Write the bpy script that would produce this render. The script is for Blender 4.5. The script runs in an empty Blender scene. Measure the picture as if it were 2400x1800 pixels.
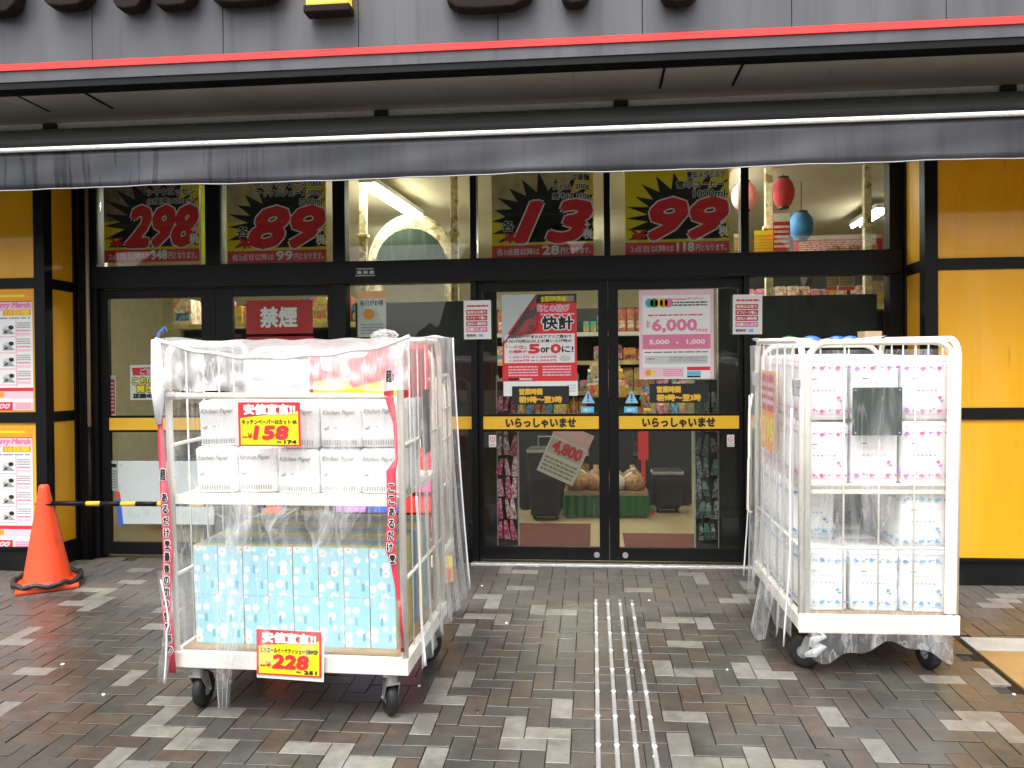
import bpy, math, random
from mathutils import Matrix, Vector, Euler

# ------------------------------------------------------------------ camera, sky, sun, exposure
sc = bpy.context.scene
F, YAW, PIT, ROL, HCAM = 1940.0, .0963, -.0089, -.0084, 1.386     # focal length in photo pixels (2400 wide)
SLOPE, D = .04, 6.105                                             # pavement rises to the doors; door plane
_c, _s = math.cos(YAW), math.sin(YAW)
_f = Vector((-_s*math.cos(PIT), _c*math.cos(PIT), math.sin(PIT)))
_r0 = Vector((_c, _s, 0)); _u0 = _r0.cross(_f)
_r = _r0*math.cos(ROL) + _u0*math.sin(ROL); _u = _u0*math.cos(ROL) - _r0*math.sin(ROL)
cam = bpy.data.cameras.new('camera'); cam.sensor_fit = 'HORIZONTAL'; cam.sensor_width = 36
cam.lens = 36*F/2400; cam.clip_start = .05; cam.clip_end = 2000
camo = bpy.data.objects.new('camera', cam); sc.collection.objects.link(camo); sc.camera = camo
camo.matrix_world = Matrix(((_r.x, _u.x, -_f.x, 0), (_r.y, _u.y, -_f.y, 0), (_r.z, _u.z, -_f.z, HCAM), (0, 0, 0, 1)))

SUN_EL, SUN_AZ = math.radians(66), math.radians(195)              # soft bright spot of the cloud, behind the camera
world = bpy.data.worlds.new('World'); sc.world = world; world.use_nodes = True
wn, wl = world.node_tree.nodes, world.node_tree.links
sky = wn.new('ShaderNodeTexSky'); sky.sky_type = 'NISHITA'; sky.sun_disc = False
sky.sun_elevation = SUN_EL; sky.sun_rotation = SUN_AZ; sky.dust_density = 4.0; sky.ozone_density = .6; sky.air_density = 1.2
hs = wn.new('ShaderNodeHueSaturation'); hs.inputs['Saturation'].default_value = .16
wl.new(sky.outputs[0], hs.inputs['Color']); wl.new(hs.outputs[0], wn['Background'].inputs[0])
wn['Background'].inputs[1].default_value = .15
sun = bpy.data.lights.new('sun', 'SUN'); sun.energy = 1.5; sun.angle = math.radians(50); sun.color = (1, .97, .93)
suno = bpy.data.objects.new('sun', sun); sc.collection.objects.link(suno)
_sd = Vector((math.sin(SUN_AZ)*math.cos(SUN_EL), math.cos(SUN_AZ)*math.cos(SUN_EL), math.sin(SUN_EL)))
suno.rotation_euler = _sd.to_track_quat('Z', 'Y').to_euler(); suno.location = (0, -5, 12)
vs = sc.view_settings; vs.view_transform = 'Standard'; vs.look = 'None'; vs.gamma = 1; vs.use_curve_mapping = False
vs.exposure = 1.28
sc.cycles.use_denoising = True; sc.cycles.transparent_max_bounces = 24; sc.cycles.max_bounces = 8
sc.cycles.sample_clamp_indirect = 6

# ------------------------------------------------------------------ helpers
random.seed(7)
COL = sc.collection
def ray(px, py): return _f*F + _r*(px-1200) + _u*(900-py)
def W(px, py, Y):                       # photo pixel -> point on the plane at depth Y
    d = ray(px, py); t = Y/d.y; return Vector((d.x*t, Y, d.z*t+HCAM))
def G(px, py, up=0):                    # photo pixel -> point on the sloping pavement
    d = ray(px, py); t = (up-HCAM-SLOPE*D)/(d.z-SLOPE*d.y); return Vector((d.x*t, d.y*t, d.z*t+HCAM))
def gz(y): return SLOPE*(y-D)

class MB:
    def __init__(s): s.v, s.f, s.m = [], [], []
    def add(s, vs_, fs, mi=0):
        b = len(s.v); s.v += [tuple(p) for p in vs_]
        for q in fs: s.f.append(tuple(b+i for i in q)); s.m.append(mi)
        return s
    def box(s, x0, x1, y0, y1, z0, z1, mi=0, mat=None):
        p = [(x, y, z) for z in (z0, z1) for y in (y0, y1) for x in (x0, x1)]
        if mat is not None: p = [mat @ Vector(q) for q in p]
        return s.add(p, [(0, 2, 3, 1), (4, 5, 7, 6), (0, 1, 5, 4), (2, 6, 7, 3), (0, 4, 6, 2), (1, 3, 7, 5)], mi)
    def quad(s, a, b, c, d, mi=0): return s.add([a, b, c, d], [(0, 1, 2, 3)], mi)
    def cyl(s, p0, p1, r, n=10, mi=0, r1=None, cap=True):
        p0, p1 = Vector(p0), Vector(p1); ax = (p1-p0).normalized()
        a = ax.orthogonal().normalized(); b = ax.cross(a); r1 = r if r1 is None else r1
        ring = lambda p, rr: [p+(a*math.cos(2*math.pi*k/n)+b*math.sin(2*math.pi*k/n))*rr for k in range(n)]
        fs = [(k, (k+1) % n, n+(k+1) % n, n+k) for k in range(n)]
        if cap: fs += [tuple(range(n-1, -1, -1)), tuple(range(n, 2*n))]
        return s.add(ring(p0, r)+ring(p1, r1), fs, mi)
    def tube(s, pts, r, n=8, mi=0, closed=False):
        pts = [Vector(p) for p in pts]; m = len(pts); vv = []; a = None
        for i, p in enumerate(pts):
            q0 = pts[i-1] if (i or closed) else p; q1 = pts[(i+1) % m] if (i < m-1 or closed) else p
            t = (q1-q0).normalized()
            a = t.orthogonal().normalized() if a is None else (a-t*a.dot(t)).normalized()
            b = t.cross(a); rr = r[i] if isinstance(r, (list, tuple)) else r
            vv += [p+(a*math.cos(2*math.pi*k/n)+b*math.sin(2*math.pi*k/n))*rr for k in range(n)]
        fs = []
        for i in range(m if closed else m-1):
            j = (i+1) % m
            fs += [(i*n+k, i*n+(k+1) % n, j*n+(k+1) % n, j*n+k) for k in range(n)]
        if not closed: fs += [tuple(range(n-1, -1, -1)), tuple((m-1)*n+k for k in range(n))]
        return s.add(vv, fs, mi)
    def lathe(s, prof, n=24, c=(0, 0, 0), mi=0):
        vv = [(c[0]+r*math.cos(2*math.pi*k/n), c[1]+r*math.sin(2*math.pi*k/n), c[2]+z) for r, z in prof for k in range(n)]
        fs = [(i*n+k, i*n+(k+1) % n, (i+1)*n+(k+1) % n, (i+1)*n+k) for i in range(len(prof)-1) for k in range(n)]
        return s.add(vv, fs, mi)
    def prism(s, pts, y0, y1, mi=0):            # outline in x,z pushed along y
        n = len(pts); vv = [(x, y0, z) for x, z in pts]+[(x, y1, z) for x, z in pts]
        fs = [tuple(range(n)), tuple(range(2*n-1, n-1, -1))]+[(k, n+k, n+(k+1) % n, (k+1) % n) for k in range(n)]
        return s.add(vv, fs, mi)
    def grid(s, fn, nu, nv, mi=0):
        vv = [fn(i/nu, j/nv) for j in range(nv+1) for i in range(nu+1)]
        return s.add(vv, [(j*(nu+1)+i, j*(nu+1)+i+1, (j+1)*(nu+1)+i+1, (j+1)*(nu+1)+i) for j in range(nv) for i in range(nu)], mi)
    def mesh(s, name, mats, smooth=False):
        me = bpy.data.meshes.new(name); me.from_pydata(s.v, [], s.f)
        for m in (mats if isinstance(mats, (list, tuple)) else [mats]): me.materials.append(m)
        me.polygons.foreach_set('material_index', s.m)
        if smooth: me.polygons.foreach_set('use_smooth', [True]*len(s.f))
        me.update(); return me
    def build(s, name, mats, parent=None, smooth=False, bevel=0, matrix=None):
        return link(name, s.mesh(name, mats, smooth), parent, bevel, matrix)

def link(name, me, parent=None, bevel=0, matrix=None):
    o = bpy.data.objects.new(name, me); COL.objects.link(o)
    if parent: o.parent = parent
    if matrix is not None: o.matrix_local = matrix
    if bevel:
        b = o.modifiers.new('bevel', 'BEVEL'); b.width = bevel; b.segments = 2; b.limit_method = 'ANGLE'; b.angle_limit = math.radians(40)
    return o
def thing(name, label, cat, group=None, matrix=None):
    o = bpy.data.objects.new(name, None); o.empty_display_size = .1; COL.objects.link(o)
    if matrix is not None: o.matrix_world = matrix
    return tag(o, label, cat, group)
def tag(o, label, cat, group=None):
    o['label'] = label; o['category'] = cat
    if group: o['group'] = group
    return o
def structure(o): o['kind'] = 'structure'; return o
def dup(o, parent=None, matrix=None):
    c = o.copy(); COL.objects.link(c); c.parent = parent
    if matrix is not None: c.matrix_world = matrix
    for ch in o.children: dup(ch, c)
    return c
def T(x, y, z): return Matrix.Translation((x, y, z))
def RX(a): return Matrix.Rotation(a, 4, 'X')
def RY(a): return Matrix.Rotation(a, 4, 'Y')
def RZ(a): return Matrix.Rotation(a, 4, 'Z')
def S3(x, y, z): return Matrix.Diagonal((x, y, z, 1))

# ------------------------------------------------------------------ materials
def srgb(r, g, b):
    return tuple((c/255/12.92 if c/255 <= .04045 else ((c/255+.055)/1.055)**2.4) for c in (r, g, b))
def mat(name, col, rough=.5, metal=0, var=.12, vscale=6, bump=0, bscale=40, spec=.5, stretch=None, emit=0, coat=0, dirt=None, dscale=3, dlo=.55, dhi=.7):
    m = bpy.data.materials.new(name); m.use_nodes = True; n, l = m.node_tree.nodes, m.node_tree.links
    p = n['Principled BSDF']; p.inputs['Roughness'].default_value = rough; p.inputs['Metallic'].default_value = metal
    p.inputs['Specular IOR Level'].default_value = spec; p.inputs['Coat Weight'].default_value = coat
    p.inputs['Base Color'].default_value = (*col, 1)
    tc = n.new('ShaderNodeTexCoord'); src = tc.outputs['Object']
    if stretch:
        mp = n.new('ShaderNodeMapping'); mp.inputs['Scale'].default_value = stretch; l.new(src, mp.inputs[0]); src = mp.outputs[0]
    if var:
        no = n.new('ShaderNodeTexNoise'); no.inputs['Scale'].default_value = vscale; no.inputs['Detail'].default_value = 6; l.new(src, no.inputs[0])
        mr = n.new('ShaderNodeMapRange'); mr.inputs[1].default_value = .25; mr.inputs[2].default_value = .75
        mr.inputs[3].default_value = 1-var; mr.inputs[4].default_value = 1+var; l.new(no.outputs[0], mr.inputs[0])
        mx = n.new('ShaderNodeMix'); mx.data_type = 'RGBA'; mx.blend_type = 'MULTIPLY'; mx.inputs[0].default_value = 1
        mx.inputs[6].default_value = (*col, 1); l.new(mr.outputs[0], mx.inputs[7]); out = mx.outputs[2]
        if dirt:
            n2 = n.new('ShaderNodeTexNoise'); n2.inputs['Scale'].default_value = dscale; n2.inputs['Detail'].default_value = 8; l.new(src, n2.inputs[0])
            m2 = n.new('ShaderNodeMapRange'); m2.inputs[1].default_value = dlo; m2.inputs[2].default_value = dhi; l.new(n2.outputs[0], m2.inputs[0])
            mm = n.new('ShaderNodeMix'); mm.data_type = 'RGBA'; l.new(m2.outputs[0], mm.inputs[0]); l.new(out, mm.inputs[6]); mm.inputs[7].default_value = (*dirt, 1); out = mm.outputs[2]
        l.new(out, p.inputs['Base Color'])
        rr = n.new('ShaderNodeMapRange'); rr.inputs[3].default_value = max(.02, rough-.1); rr.inputs[4].default_value = min(1, rough+.12)
        l.new(no.outputs[0], rr.inputs[0]); l.new(rr.outputs[0], p.inputs['Roughness'])
    if bump:
        nb = n.new('ShaderNodeTexNoise'); nb.inputs['Scale'].default_value = bscale; nb.inputs['Detail'].default_value = 4; l.new(src, nb.inputs[0])
        bp = n.new('ShaderNodeBump'); bp.inputs['Strength'].default_value = bump; bp.inputs['Distance'].default_value = .01
        l.new(nb.outputs[0], bp.inputs['Height']); l.new(bp.outputs[0], p.inputs['Normal'])
    if emit:
        p.inputs['Emission Color'].default_value = (*col, 1); p.inputs['Emission Strength'].default_value = emit
    return m

def facing_fac(n, l, lo, gain, power=5):
    lw = n.new('ShaderNodeLayerWeight'); lw.inputs[0].default_value = .5
    pw = n.new('ShaderNodeMath'); pw.operation = 'POWER'; pw.inputs[1].default_value = power; l.new(lw.outputs['Facing'], pw.inputs[0])
    ma = n.new('ShaderNodeMath'); ma.operation = 'MULTIPLY_ADD'; ma.inputs[1].default_value = gain; ma.inputs[2].default_value = lo
    l.new(pw.outputs[0], ma.inputs[0]); return ma.outputs[0]
def glass(name, tint, lo=.05):
    m = bpy.data.materials.new(name); m.use_nodes = True; n, l = m.node_tree.nodes, m.node_tree.links
    n.remove(n['Principled BSDF']); tr = n.new('ShaderNodeBsdfTransparent'); tr.inputs[0].default_value = (*tint, 1)
    gl = n.new('ShaderNodeBsdfGlossy'); gl.inputs['Roughness'].default_value = .01
    mx = n.new('ShaderNodeMixShader'); l.new(facing_fac(n, l, lo, .9), mx.inputs[0]); l.new(tr.outputs[0], mx.inputs[1]); l.new(gl.outputs[0], mx.inputs[2])
    l.new(mx.outputs[0], n['Material Output'].inputs[0]); return m
def plastic(name, haze=.12, lo=.08, scale=7, bstr=.5, stretch=(2.2, 2.2, .5), rot=(.2, .35, 0)):
    """thin clear film: mostly see-through, fine creases with sharp highlights, faint milky streaks along the folds"""
    m = bpy.data.materials.new(name); m.use_nodes = True; n, l = m.node_tree.nodes, m.node_tree.links
    p = n['Principled BSDF']; p.inputs['Base Color'].default_value = (.9, .91, .92, 1); p.inputs['Roughness'].default_value = .12
    tc = n.new('ShaderNodeTexCoord'); mp = n.new('ShaderNodeMapping'); mp.inputs['Scale'].default_value = stretch; mp.inputs['Rotation'].default_value = rot; l.new(tc.outputs['Object'], mp.inputs[0])
    no = n.new('ShaderNodeTexNoise'); no.inputs['Scale'].default_value = scale; no.inputs['Detail'].default_value = 7; no.inputs['Roughness'].default_value = .6; no.inputs['Distortion'].default_value = .7; l.new(mp.outputs[0], no.inputs[0])
    mu = n.new('ShaderNodeTexNoise'); mu.inputs['Scale'].default_value = scale*.8; mu.inputs['Detail'].default_value = 3; l.new(mp.outputs[0], mu.inputs[0])
    rd = n.new('ShaderNodeMath'); rd.operation = 'SUBTRACT'; rd.inputs[1].default_value = .5; l.new(mu.outputs[0], rd.inputs[0])
    ab = n.new('ShaderNodeMath'); ab.operation = 'ABSOLUTE'; l.new(rd.outputs[0], ab.inputs[0])          # crease lines where the noise crosses its middle
    cr = n.new('ShaderNodeMapRange'); cr.inputs[1].default_value = .02; cr.inputs[2].default_value = 0; cr.inputs[4].default_value = haze*.9; l.new(ab.outputs[0], cr.inputs[0])
    hg = n.new('ShaderNodeMath'); hg.operation = 'ADD'; l.new(no.outputs[0], hg.inputs[0]); l.new(ab.outputs[0], hg.inputs[1])
    bp = n.new('ShaderNodeBump'); bp.inputs['Strength'].default_value = bstr; bp.inputs['Distance'].default_value = .02
    l.new(hg.outputs[0], bp.inputs['Height']); l.new(bp.outputs[0], p.inputs['Normal'])
    mr = n.new('ShaderNodeMapRange'); mr.inputs[1].default_value = .45; mr.inputs[2].default_value = .8; mr.inputs[4].default_value = haze*1.8; l.new(no.outputs[0], mr.inputs[0])
    a1 = n.new('ShaderNodeMath'); a1.operation = 'ADD'; l.new(mr.outputs[0], a1.inputs[0]); l.new(cr.outputs[0], a1.inputs[1])
    ad = n.new('ShaderNodeMath'); ad.operation = 'ADD'; ad.use_clamp = True; l.new(a1.outputs[0], ad.inputs[0]); l.new(facing_fac(n, l, lo, .6, 3), ad.inputs[1])
    tr = n.new('ShaderNodeBsdfTransparent'); tr.inputs[0].default_value = (.98, .985, .985, 1)
    tl = n.new('ShaderNodeBsdfTranslucent'); tl.inputs[0].default_value = (.92, .93, .94, 1); ml = n.new('ShaderNodeMixShader'); ml.inputs[0].default_value = .4; l.new(p.outputs[0], ml.inputs[1]); l.new(tl.outputs[0], ml.inputs[2])
    mx = n.new('ShaderNodeMixShader'); l.new(ad.outputs[0], mx.inputs[0]); l.new(tr.outputs[0], mx.inputs[1]); l.new(ml.outputs[0], mx.inputs[2])
    l.new(mx.outputs[0], n['Material Output'].inputs[0]); return m
def two(name, fac_builder, a, b, rough=.5, c=None):         # a base colour and a printed one, mask from nodes
    m = bpy.data.materials.new(name); m.use_nodes = True; n, l = m.node_tree.nodes, m.node_tree.links
    p = n['Principled BSDF']; p.inputs['Roughness'].default_value = rough
    tc = n.new('ShaderNodeTexCoord'); fac, fac2 = fac_builder(n, l, tc)
    mx = n.new('ShaderNodeMix'); mx.data_type = 'RGBA'; l.new(fac, mx.inputs[0]); mx.inputs[6].default_value = (*a, 1); mx.inputs[7].default_value = (*b, 1)
    out = mx.outputs[2]
    if fac2 is not None:
        m2 = n.new('ShaderNodeMix'); m2.data_type = 'RGBA'; l.new(fac2, m2.inputs[0]); l.new(out, m2.inputs[6]); m2.inputs[7].default_value = (*c, 1); out = m2.outputs[2]
    l.new(out, p.inputs['Base Color']); return m

M = {}
M['black'] = mat('black frame paint', (.0045, .0045, .005), .45, spec=.22, var=.25, vscale=3, bump=.05, bscale=60)
M['black2'] = mat('black kick plate', (.006, .006, .0065), .5, spec=.25, var=.3, vscale=4, dirt=(.02, .019, .017), dscale=2.2, dlo=.58, dhi=.8)
M['dark'] = mat('dark interior board', (.012, .012, .012), .6, var=.3)
M['yellow'] = mat('yellow panel', (.82, .4, .008), .3, var=.06, vscale=1.5, coat=.25, stretch=(3, 3, .3), dirt=(.42, .2, .02), dscale=9, dlo=.68, dhi=.8)
def _mottle(m, light, dark, base_dirt):  # broad paler and darker amber patches, thin dark vertical streaks
    n, l = m.node_tree.nodes, m.node_tree.links; p = n['Principled BSDF']; src = p.inputs['Base Color'].links[0].from_socket
    ge = n.new('ShaderNodeNewGeometry'); mp = n.new('ShaderNodeMapping'); mp.inputs['Scale'].default_value = (1.6, 1.6, .7); l.new(ge.outputs['Position'], mp.inputs[0])
    no = n.new('ShaderNodeTexNoise'); no.inputs['Scale'].default_value = 1.1; no.inputs['Detail'].default_value = 3; l.new(mp.outputs[0], no.inputs[0])
    def layer(src, tex, lo, hi, top, col):
        a = n.new('ShaderNodeMapRange'); a.inputs[1].default_value = lo; a.inputs[2].default_value = hi; a.inputs[4].default_value = top; l.new(tex, a.inputs[0])
        x = n.new('ShaderNodeMix'); x.data_type = 'RGBA'; l.new(a.outputs[0], x.inputs[0]); l.new(src, x.inputs[6]); x.inputs[7].default_value = (*col, 1); return x.outputs[2]
    src = layer(src, no.outputs[0], .48, .7, .55, light); src = layer(src, no.outputs[0], .5, .3, .3, dark)
    m2 = n.new('ShaderNodeMapping'); m2.inputs['Scale'].default_value = (16, 16, .5); l.new(ge.outputs['Position'], m2.inputs[0])
    n2 = n.new('ShaderNodeTexNoise'); n2.inputs['Scale'].default_value = 1; n2.inputs['Detail'].default_value = 4; l.new(m2.outputs[0], n2.inputs[0])
    src = layer(src, n2.outputs[0], .58, .72, .14, dark)
    l.new(src, p.inputs['Base Color'])
_mottle(M['yellow'], (.78, .47, .1), (.5, .2, .004), None)
M['band'] = mat('yellow band', (.78, .46, .03), .35, var=.05)
M['fascia'] = mat('grey fascia sheet', (.085, .085, .095), .42, var=.28, vscale=2.2, stretch=(2.5, 1, .22), bump=.04, bscale=8, dirt=(.03, .03, .033), dscale=2.6, dlo=.56, dhi=.75)
M['valance'] = mat('grey awning cloth', (.036, .038, .046), .5, var=.2, vscale=3, stretch=(3, 1, .5), bump=.25, bscale=5)
M['red'] = mat('red strip', (.85, .035, .03), .35, var=.05)
M['soffit'] = mat('beige soffit board', (.44, .4, .32), .75, var=.12, vscale=1.2, dirt=(.27, .24, .185), dscale=1.1, dlo=.5, dhi=.8)
M['silver'] = mat('wet aluminium', (.88, .88, .88), .2, metal=.6, var=.15, vscale=30, bump=.5, bscale=90)
M['steel'] = mat('galvanised steel', (.45, .45, .44), .4, metal=.6, var=.15, vscale=20)
M['whitebar'] = mat('wet white bar', (.88, .88, .86), .15, var=.12, vscale=60, bump=.7, bscale=70, coat=.8)
M['cream'] = mat('cream painted wire', (.8, .77, .68), .4, var=.08, vscale=8, dirt=(.33, .16, .05), dscale=7, dlo=.68, dhi=.8)
M['creamrust'] = mat('rusting cream frame', (.8, .77, .69), .45, var=.08, vscale=8, dirt=(.36, .15, .04), dscale=9, dlo=.66, dhi=.74)
M['ply'] = mat('brown board', (.36, .25, .15), .6, var=.15, stretch=(1, 6, 1))
M['rubber'] = mat('black rubber', (.015, .015, .016), .5, var=.2, vscale=20)
M['orange'] = mat('orange cone plastic', (.82, .075, .02), .42, var=.06, vscale=5, dirt=(.32, .06, .03), dscale=8, dlo=.58, dhi=.72)
M['white'] = mat('white paper', (.82, .82, .81), .6, var=.03)
M['pale'] = mat('pale grey board', (.50, .56, .55), .5, var=.08, vscale=3, dirt=(.36, .4, .39), dscale=5, dlo=.62, dhi=.75)
M['pink'] = mat('pink print', (.76, .2, .35), .55, var=.04)
M['lpink'] = mat('light pink print', (.82, .55, .63), .55, var=.06)
M['pred'] = mat('red print', (.72, .028, .035), .55, var=.05)
M['dred'] = mat('dull red print', (.5, .02, .025), .55, var=.06)
M['pyellow'] = mat('yellow print', (.82, .68, .01), .55, var=.03)
M['porange'] = mat('orange print', (.82, .33, .02), .55, var=.05)
M['ink'] = mat('black ink', (.012, .012, .014), .6, var=.1)
M['grey'] = mat('grey print', (.32, .32, .32), .6, var=.2, vscale=25)
M['lgrey'] = mat('light grey print', (.6, .6, .59), .6, var=.1, vscale=25)
M['teal'] = mat('teal print', (.05, .42, .38), .55, var=.08)
M['blue'] = mat('blue plastic', (.03, .11, .55), .4, var=.08)
M['skyblue'] = mat('sky blue print', (.1, .5, .8), .5, var=.04)
M['green'] = mat('green print', (.03, .14, .05), .55, var=.15)
M['cellar'] = mat('photo print of food', (.26, .2, .12), .55, var=.6, vscale=14)
M['straw'] = mat('straw photo print', (.55, .44, .2), .55, var=.35, vscale=9)
M['plate'] = mat('dark green slate plate', (.016, .034, .027), .55, spec=.3, var=.3, vscale=5, stretch=(4, 4, .7), dirt=(.045, .065, .058), dscale=5, dlo=.55, dhi=.75)
M['tan'] = mat('tan pipe', (.33, .25, .16), .5, var=.1)
M['concrete'] = mat('pale concrete', (.3, .285, .25), .75, var=.15, vscale=8, bump=.3, bscale=120)
M['ochre'] = mat('ochre concrete', (.25, .15, .05), .7, var=.18, vscale=5, bump=.35, bscale=120, dirt=(.14, .09, .04), dscale=3, dlo=.5, dhi=.75)
M['asphalt'] = mat('wet asphalt', (.05, .05, .05), .4, var=.2, vscale=2, bump=.4, bscale=150)
M['mortar'] = mat('damp joint sand', (.022, .019, .016), .9, var=.3, vscale=30)
M['hill'] = mat('far woodland', (.035, .055, .025), .9, var=.5, vscale=.4)
M['intwall'] = mat('interior wall', (.5, .46, .34), .7, var=.1)
M['intceil'] = mat('interior ceiling board', (.5, .46, .34), .8, var=.08, vscale=2)
M['intfloor'] = mat('beige vinyl floor', (.44, .36, .22), .35, var=.1, vscale=2)
M['mat'] = mat('maroon door mat', (.13, .035, .03), .9, var=.2, vscale=60)
M['glass'] = glass('window glass', (.92, .94, .92), .035)
M['plastic'] = plastic('clear plastic sheet', .14, .1)
M['plastic2'] = plastic('creased plastic sheet', .24, .12, 8, .6, (2.4, 2.4, .6), (0, .5, 0))
M['plastic3'] = plastic('thin clear front sheet', .2, .09, 5, .4, (3, 3, .45), (0, .5, 0))
M['plastic4'] = plastic('milky creased plastic', .34, .42, 6, .5, (4, 4, .5), (0, .9, 0))
M['seam'] = mat('white welded seam', (.85, .86, .88), .3, var=.05)
M['tube'] = mat('lit fluorescent tube', (1, .98, .82), .4, var=0, emit=34)
M['lantern_red'] = mat('red lantern paper', (.55, .05, .07), .7, var=.1, bump=.6, bscale=30, stretch=(.1, .1, 2))
M['lantern_pink'] = mat('pink lantern paper', (.6, .2, .22), .7, var=.1)
M['lantern_blue'] = mat('blue lantern paper', (.05, .22, .5), .7, var=.1)
M['suds'] = mat('cream paper patchwork', (.6, .54, .36), .7, var=.5, vscale=18, dirt=(.28, .2, .12), dscale=13, dlo=.54, dhi=.6)

def _wet(name, col, var):
    m = bpy.data.materials.new(name); m.use_nodes = True; n, l = m.node_tree.nodes, m.node_tree.links; p = n['Principled BSDF']
    ge = n.new('ShaderNodeNewGeometry'); oi = n.new('ShaderNodeObjectInfo')
    ad = n.new('ShaderNodeMath'); ad.operation = 'ADD'; l.new(ge.outputs['Random Per Island'], ad.inputs[0]); l.new(oi.outputs['Random'], ad.inputs[1])
    fr = n.new('ShaderNodeMath'); fr.operation = 'FRACT'; l.new(ad.outputs[0], fr.inputs[0])
    no = n.new('ShaderNodeTexNoise'); no.inputs['Scale'].default_value = 22; no.inputs['Detail'].default_value = 7; l.new(ge.outputs['Position'], no.inputs[0])
    big = n.new('ShaderNodeTexNoise'); big.inputs['Scale'].default_value = 1.6; big.inputs['Detail'].default_value = 5; l.new(ge.outputs['Position'], big.inputs[0])
    sx = n.new('ShaderNodeSeparateXYZ'); l.new(ge.outputs['Position'], sx.inputs[0])
    # dry band sheltered by the awning, its edge ragged
    e = n.new('ShaderNodeMath'); e.operation = 'MULTIPLY_ADD'; e.inputs[1].default_value = .9; l.new(big.outputs[0], e.inputs[0]); l.new(sx.outputs[1], e.inputs[2])
    dry = n.new('ShaderNodeMapRange'); dry.inputs[1].default_value = 5.45; dry.inputs[2].default_value = 5.62; l.new(e.outputs[0], dry.inputs[0])
    v1 = n.new('ShaderNodeMapRange'); v1.inputs[3].default_value = 1-var; v1.inputs[4].default_value = 1+var; l.new(fr.outputs[0], v1.inputs[0])
    v2 = n.new('ShaderNodeMapRange'); v2.inputs[1].default_value = .3; v2.inputs[2].default_value = .7; v2.inputs[3].default_value = .82; v2.inputs[4].default_value = 1.18; l.new(no.outputs[0], v2.inputs[0])
    mu = n.new('ShaderNodeMath'); mu.operation = 'MULTIPLY'; l.new(v1.outputs[0], mu.inputs[0]); l.new(v2.outputs[0], mu.inputs[1])
    dk = n.new('ShaderNodeMapRange'); dk.inputs[3].default_value = 1.0; dk.inputs[4].default_value = 1.3; l.new(dry.outputs[0], dk.inputs[0])
    mu2 = n.new('ShaderNodeMath'); mu2.operation = 'MULTIPLY'; l.new(mu.outputs[0], mu2.inputs[0]); l.new(dk.outputs[0], mu2.inputs[1])
    vo = n.new('ShaderNodeTexVoronoi'); vo.inputs['Scale'].default_value = 2.6; l.new(ge.outputs['Position'], vo.inputs[0])      # gum spots
    gs = n.new('ShaderNodeMapRange'); gs.inputs[1].default_value = .028; gs.inputs[2].default_value = .045; gs.inputs[3].default_value = .45; l.new(vo.outputs['Distance'], gs.inputs[0])
    st = n.new('ShaderNodeTexNoise'); st.inputs['Scale'].default_value = 4.2; st.inputs['Detail'].default_value = 9; st.inputs['Roughness'].default_value = .65; l.new(ge.outputs['Position'], st.inputs[0])
    sr = n.new('ShaderNodeMapRange'); sr.inputs[1].default_value = .35; sr.inputs[2].default_value = .65; sr.inputs[3].default_value = .74; sr.inputs[4].default_value = 1.2; l.new(st.outputs[0], sr.inputs[0])
    mu3 = n.new('ShaderNodeMath'); mu3.operation = 'MULTIPLY'; l.new(gs.outputs[0], mu3.inputs[0]); l.new(sr.outputs[0], mu3.inputs[1])
    mu4 = n.new('ShaderNodeMath'); mu4.operation = 'MULTIPLY'; l.new(mu2.outputs[0], mu4.inputs[0]); l.new(mu3.outputs[0], mu4.inputs[1])
    mx = n.new('ShaderNodeMix'); mx.data_type = 'RGBA'; mx.blend_type = 'MULTIPLY'; mx.inputs[0].default_value = 1; mx.inputs[6].default_value = (*col, 1); l.new(mu4.outputs[0], mx.inputs[7])
    gd = n.new('ShaderNodeMix'); gd.data_type = 'RGBA'; gm = n.new('ShaderNodeMath'); gm.operation = 'MULTIPLY'; gm.inputs[1].default_value = .3; l.new(dry.outputs[0], gm.inputs[0])
    l.new(gm.outputs[0], gd.inputs[0]); l.new(mx.outputs[2], gd.inputs[6]); gd.inputs[7].default_value = (.098, .093, .084, 1)
    l.new(gd.outputs[2], p.inputs['Base Color'])
    rg = n.new('ShaderNodeMapRange'); rg.inputs[3].default_value = .3; rg.inputs[4].default_value = .8; l.new(dry.outputs[0], rg.inputs[0]); l.new(rg.outputs[0], p.inputs['Roughness'])
    bp = n.new('ShaderNodeBump'); bp.inputs['Strength'].default_value = .25; bp.inputs['Distance'].default_value = .004; nb = n.new('ShaderNodeTexNoise'); nb.inputs['Scale'].default_value = 160; l.new(ge.outputs['Position'], nb.inputs[0])
    l.new(nb.outputs[0], bp.inputs['Height']); l.new(bp.outputs[0], p.inputs['Normal'])
    return m
PAV = [_wet('brown paver', (.06, .05, .042), .09), _wet('grey paver', (.055, .053, .046), .09), _wet('light paver', (.155, .147, .13), .12), _wet('red brown paver', (.066, .05, .04), .09)]

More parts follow.
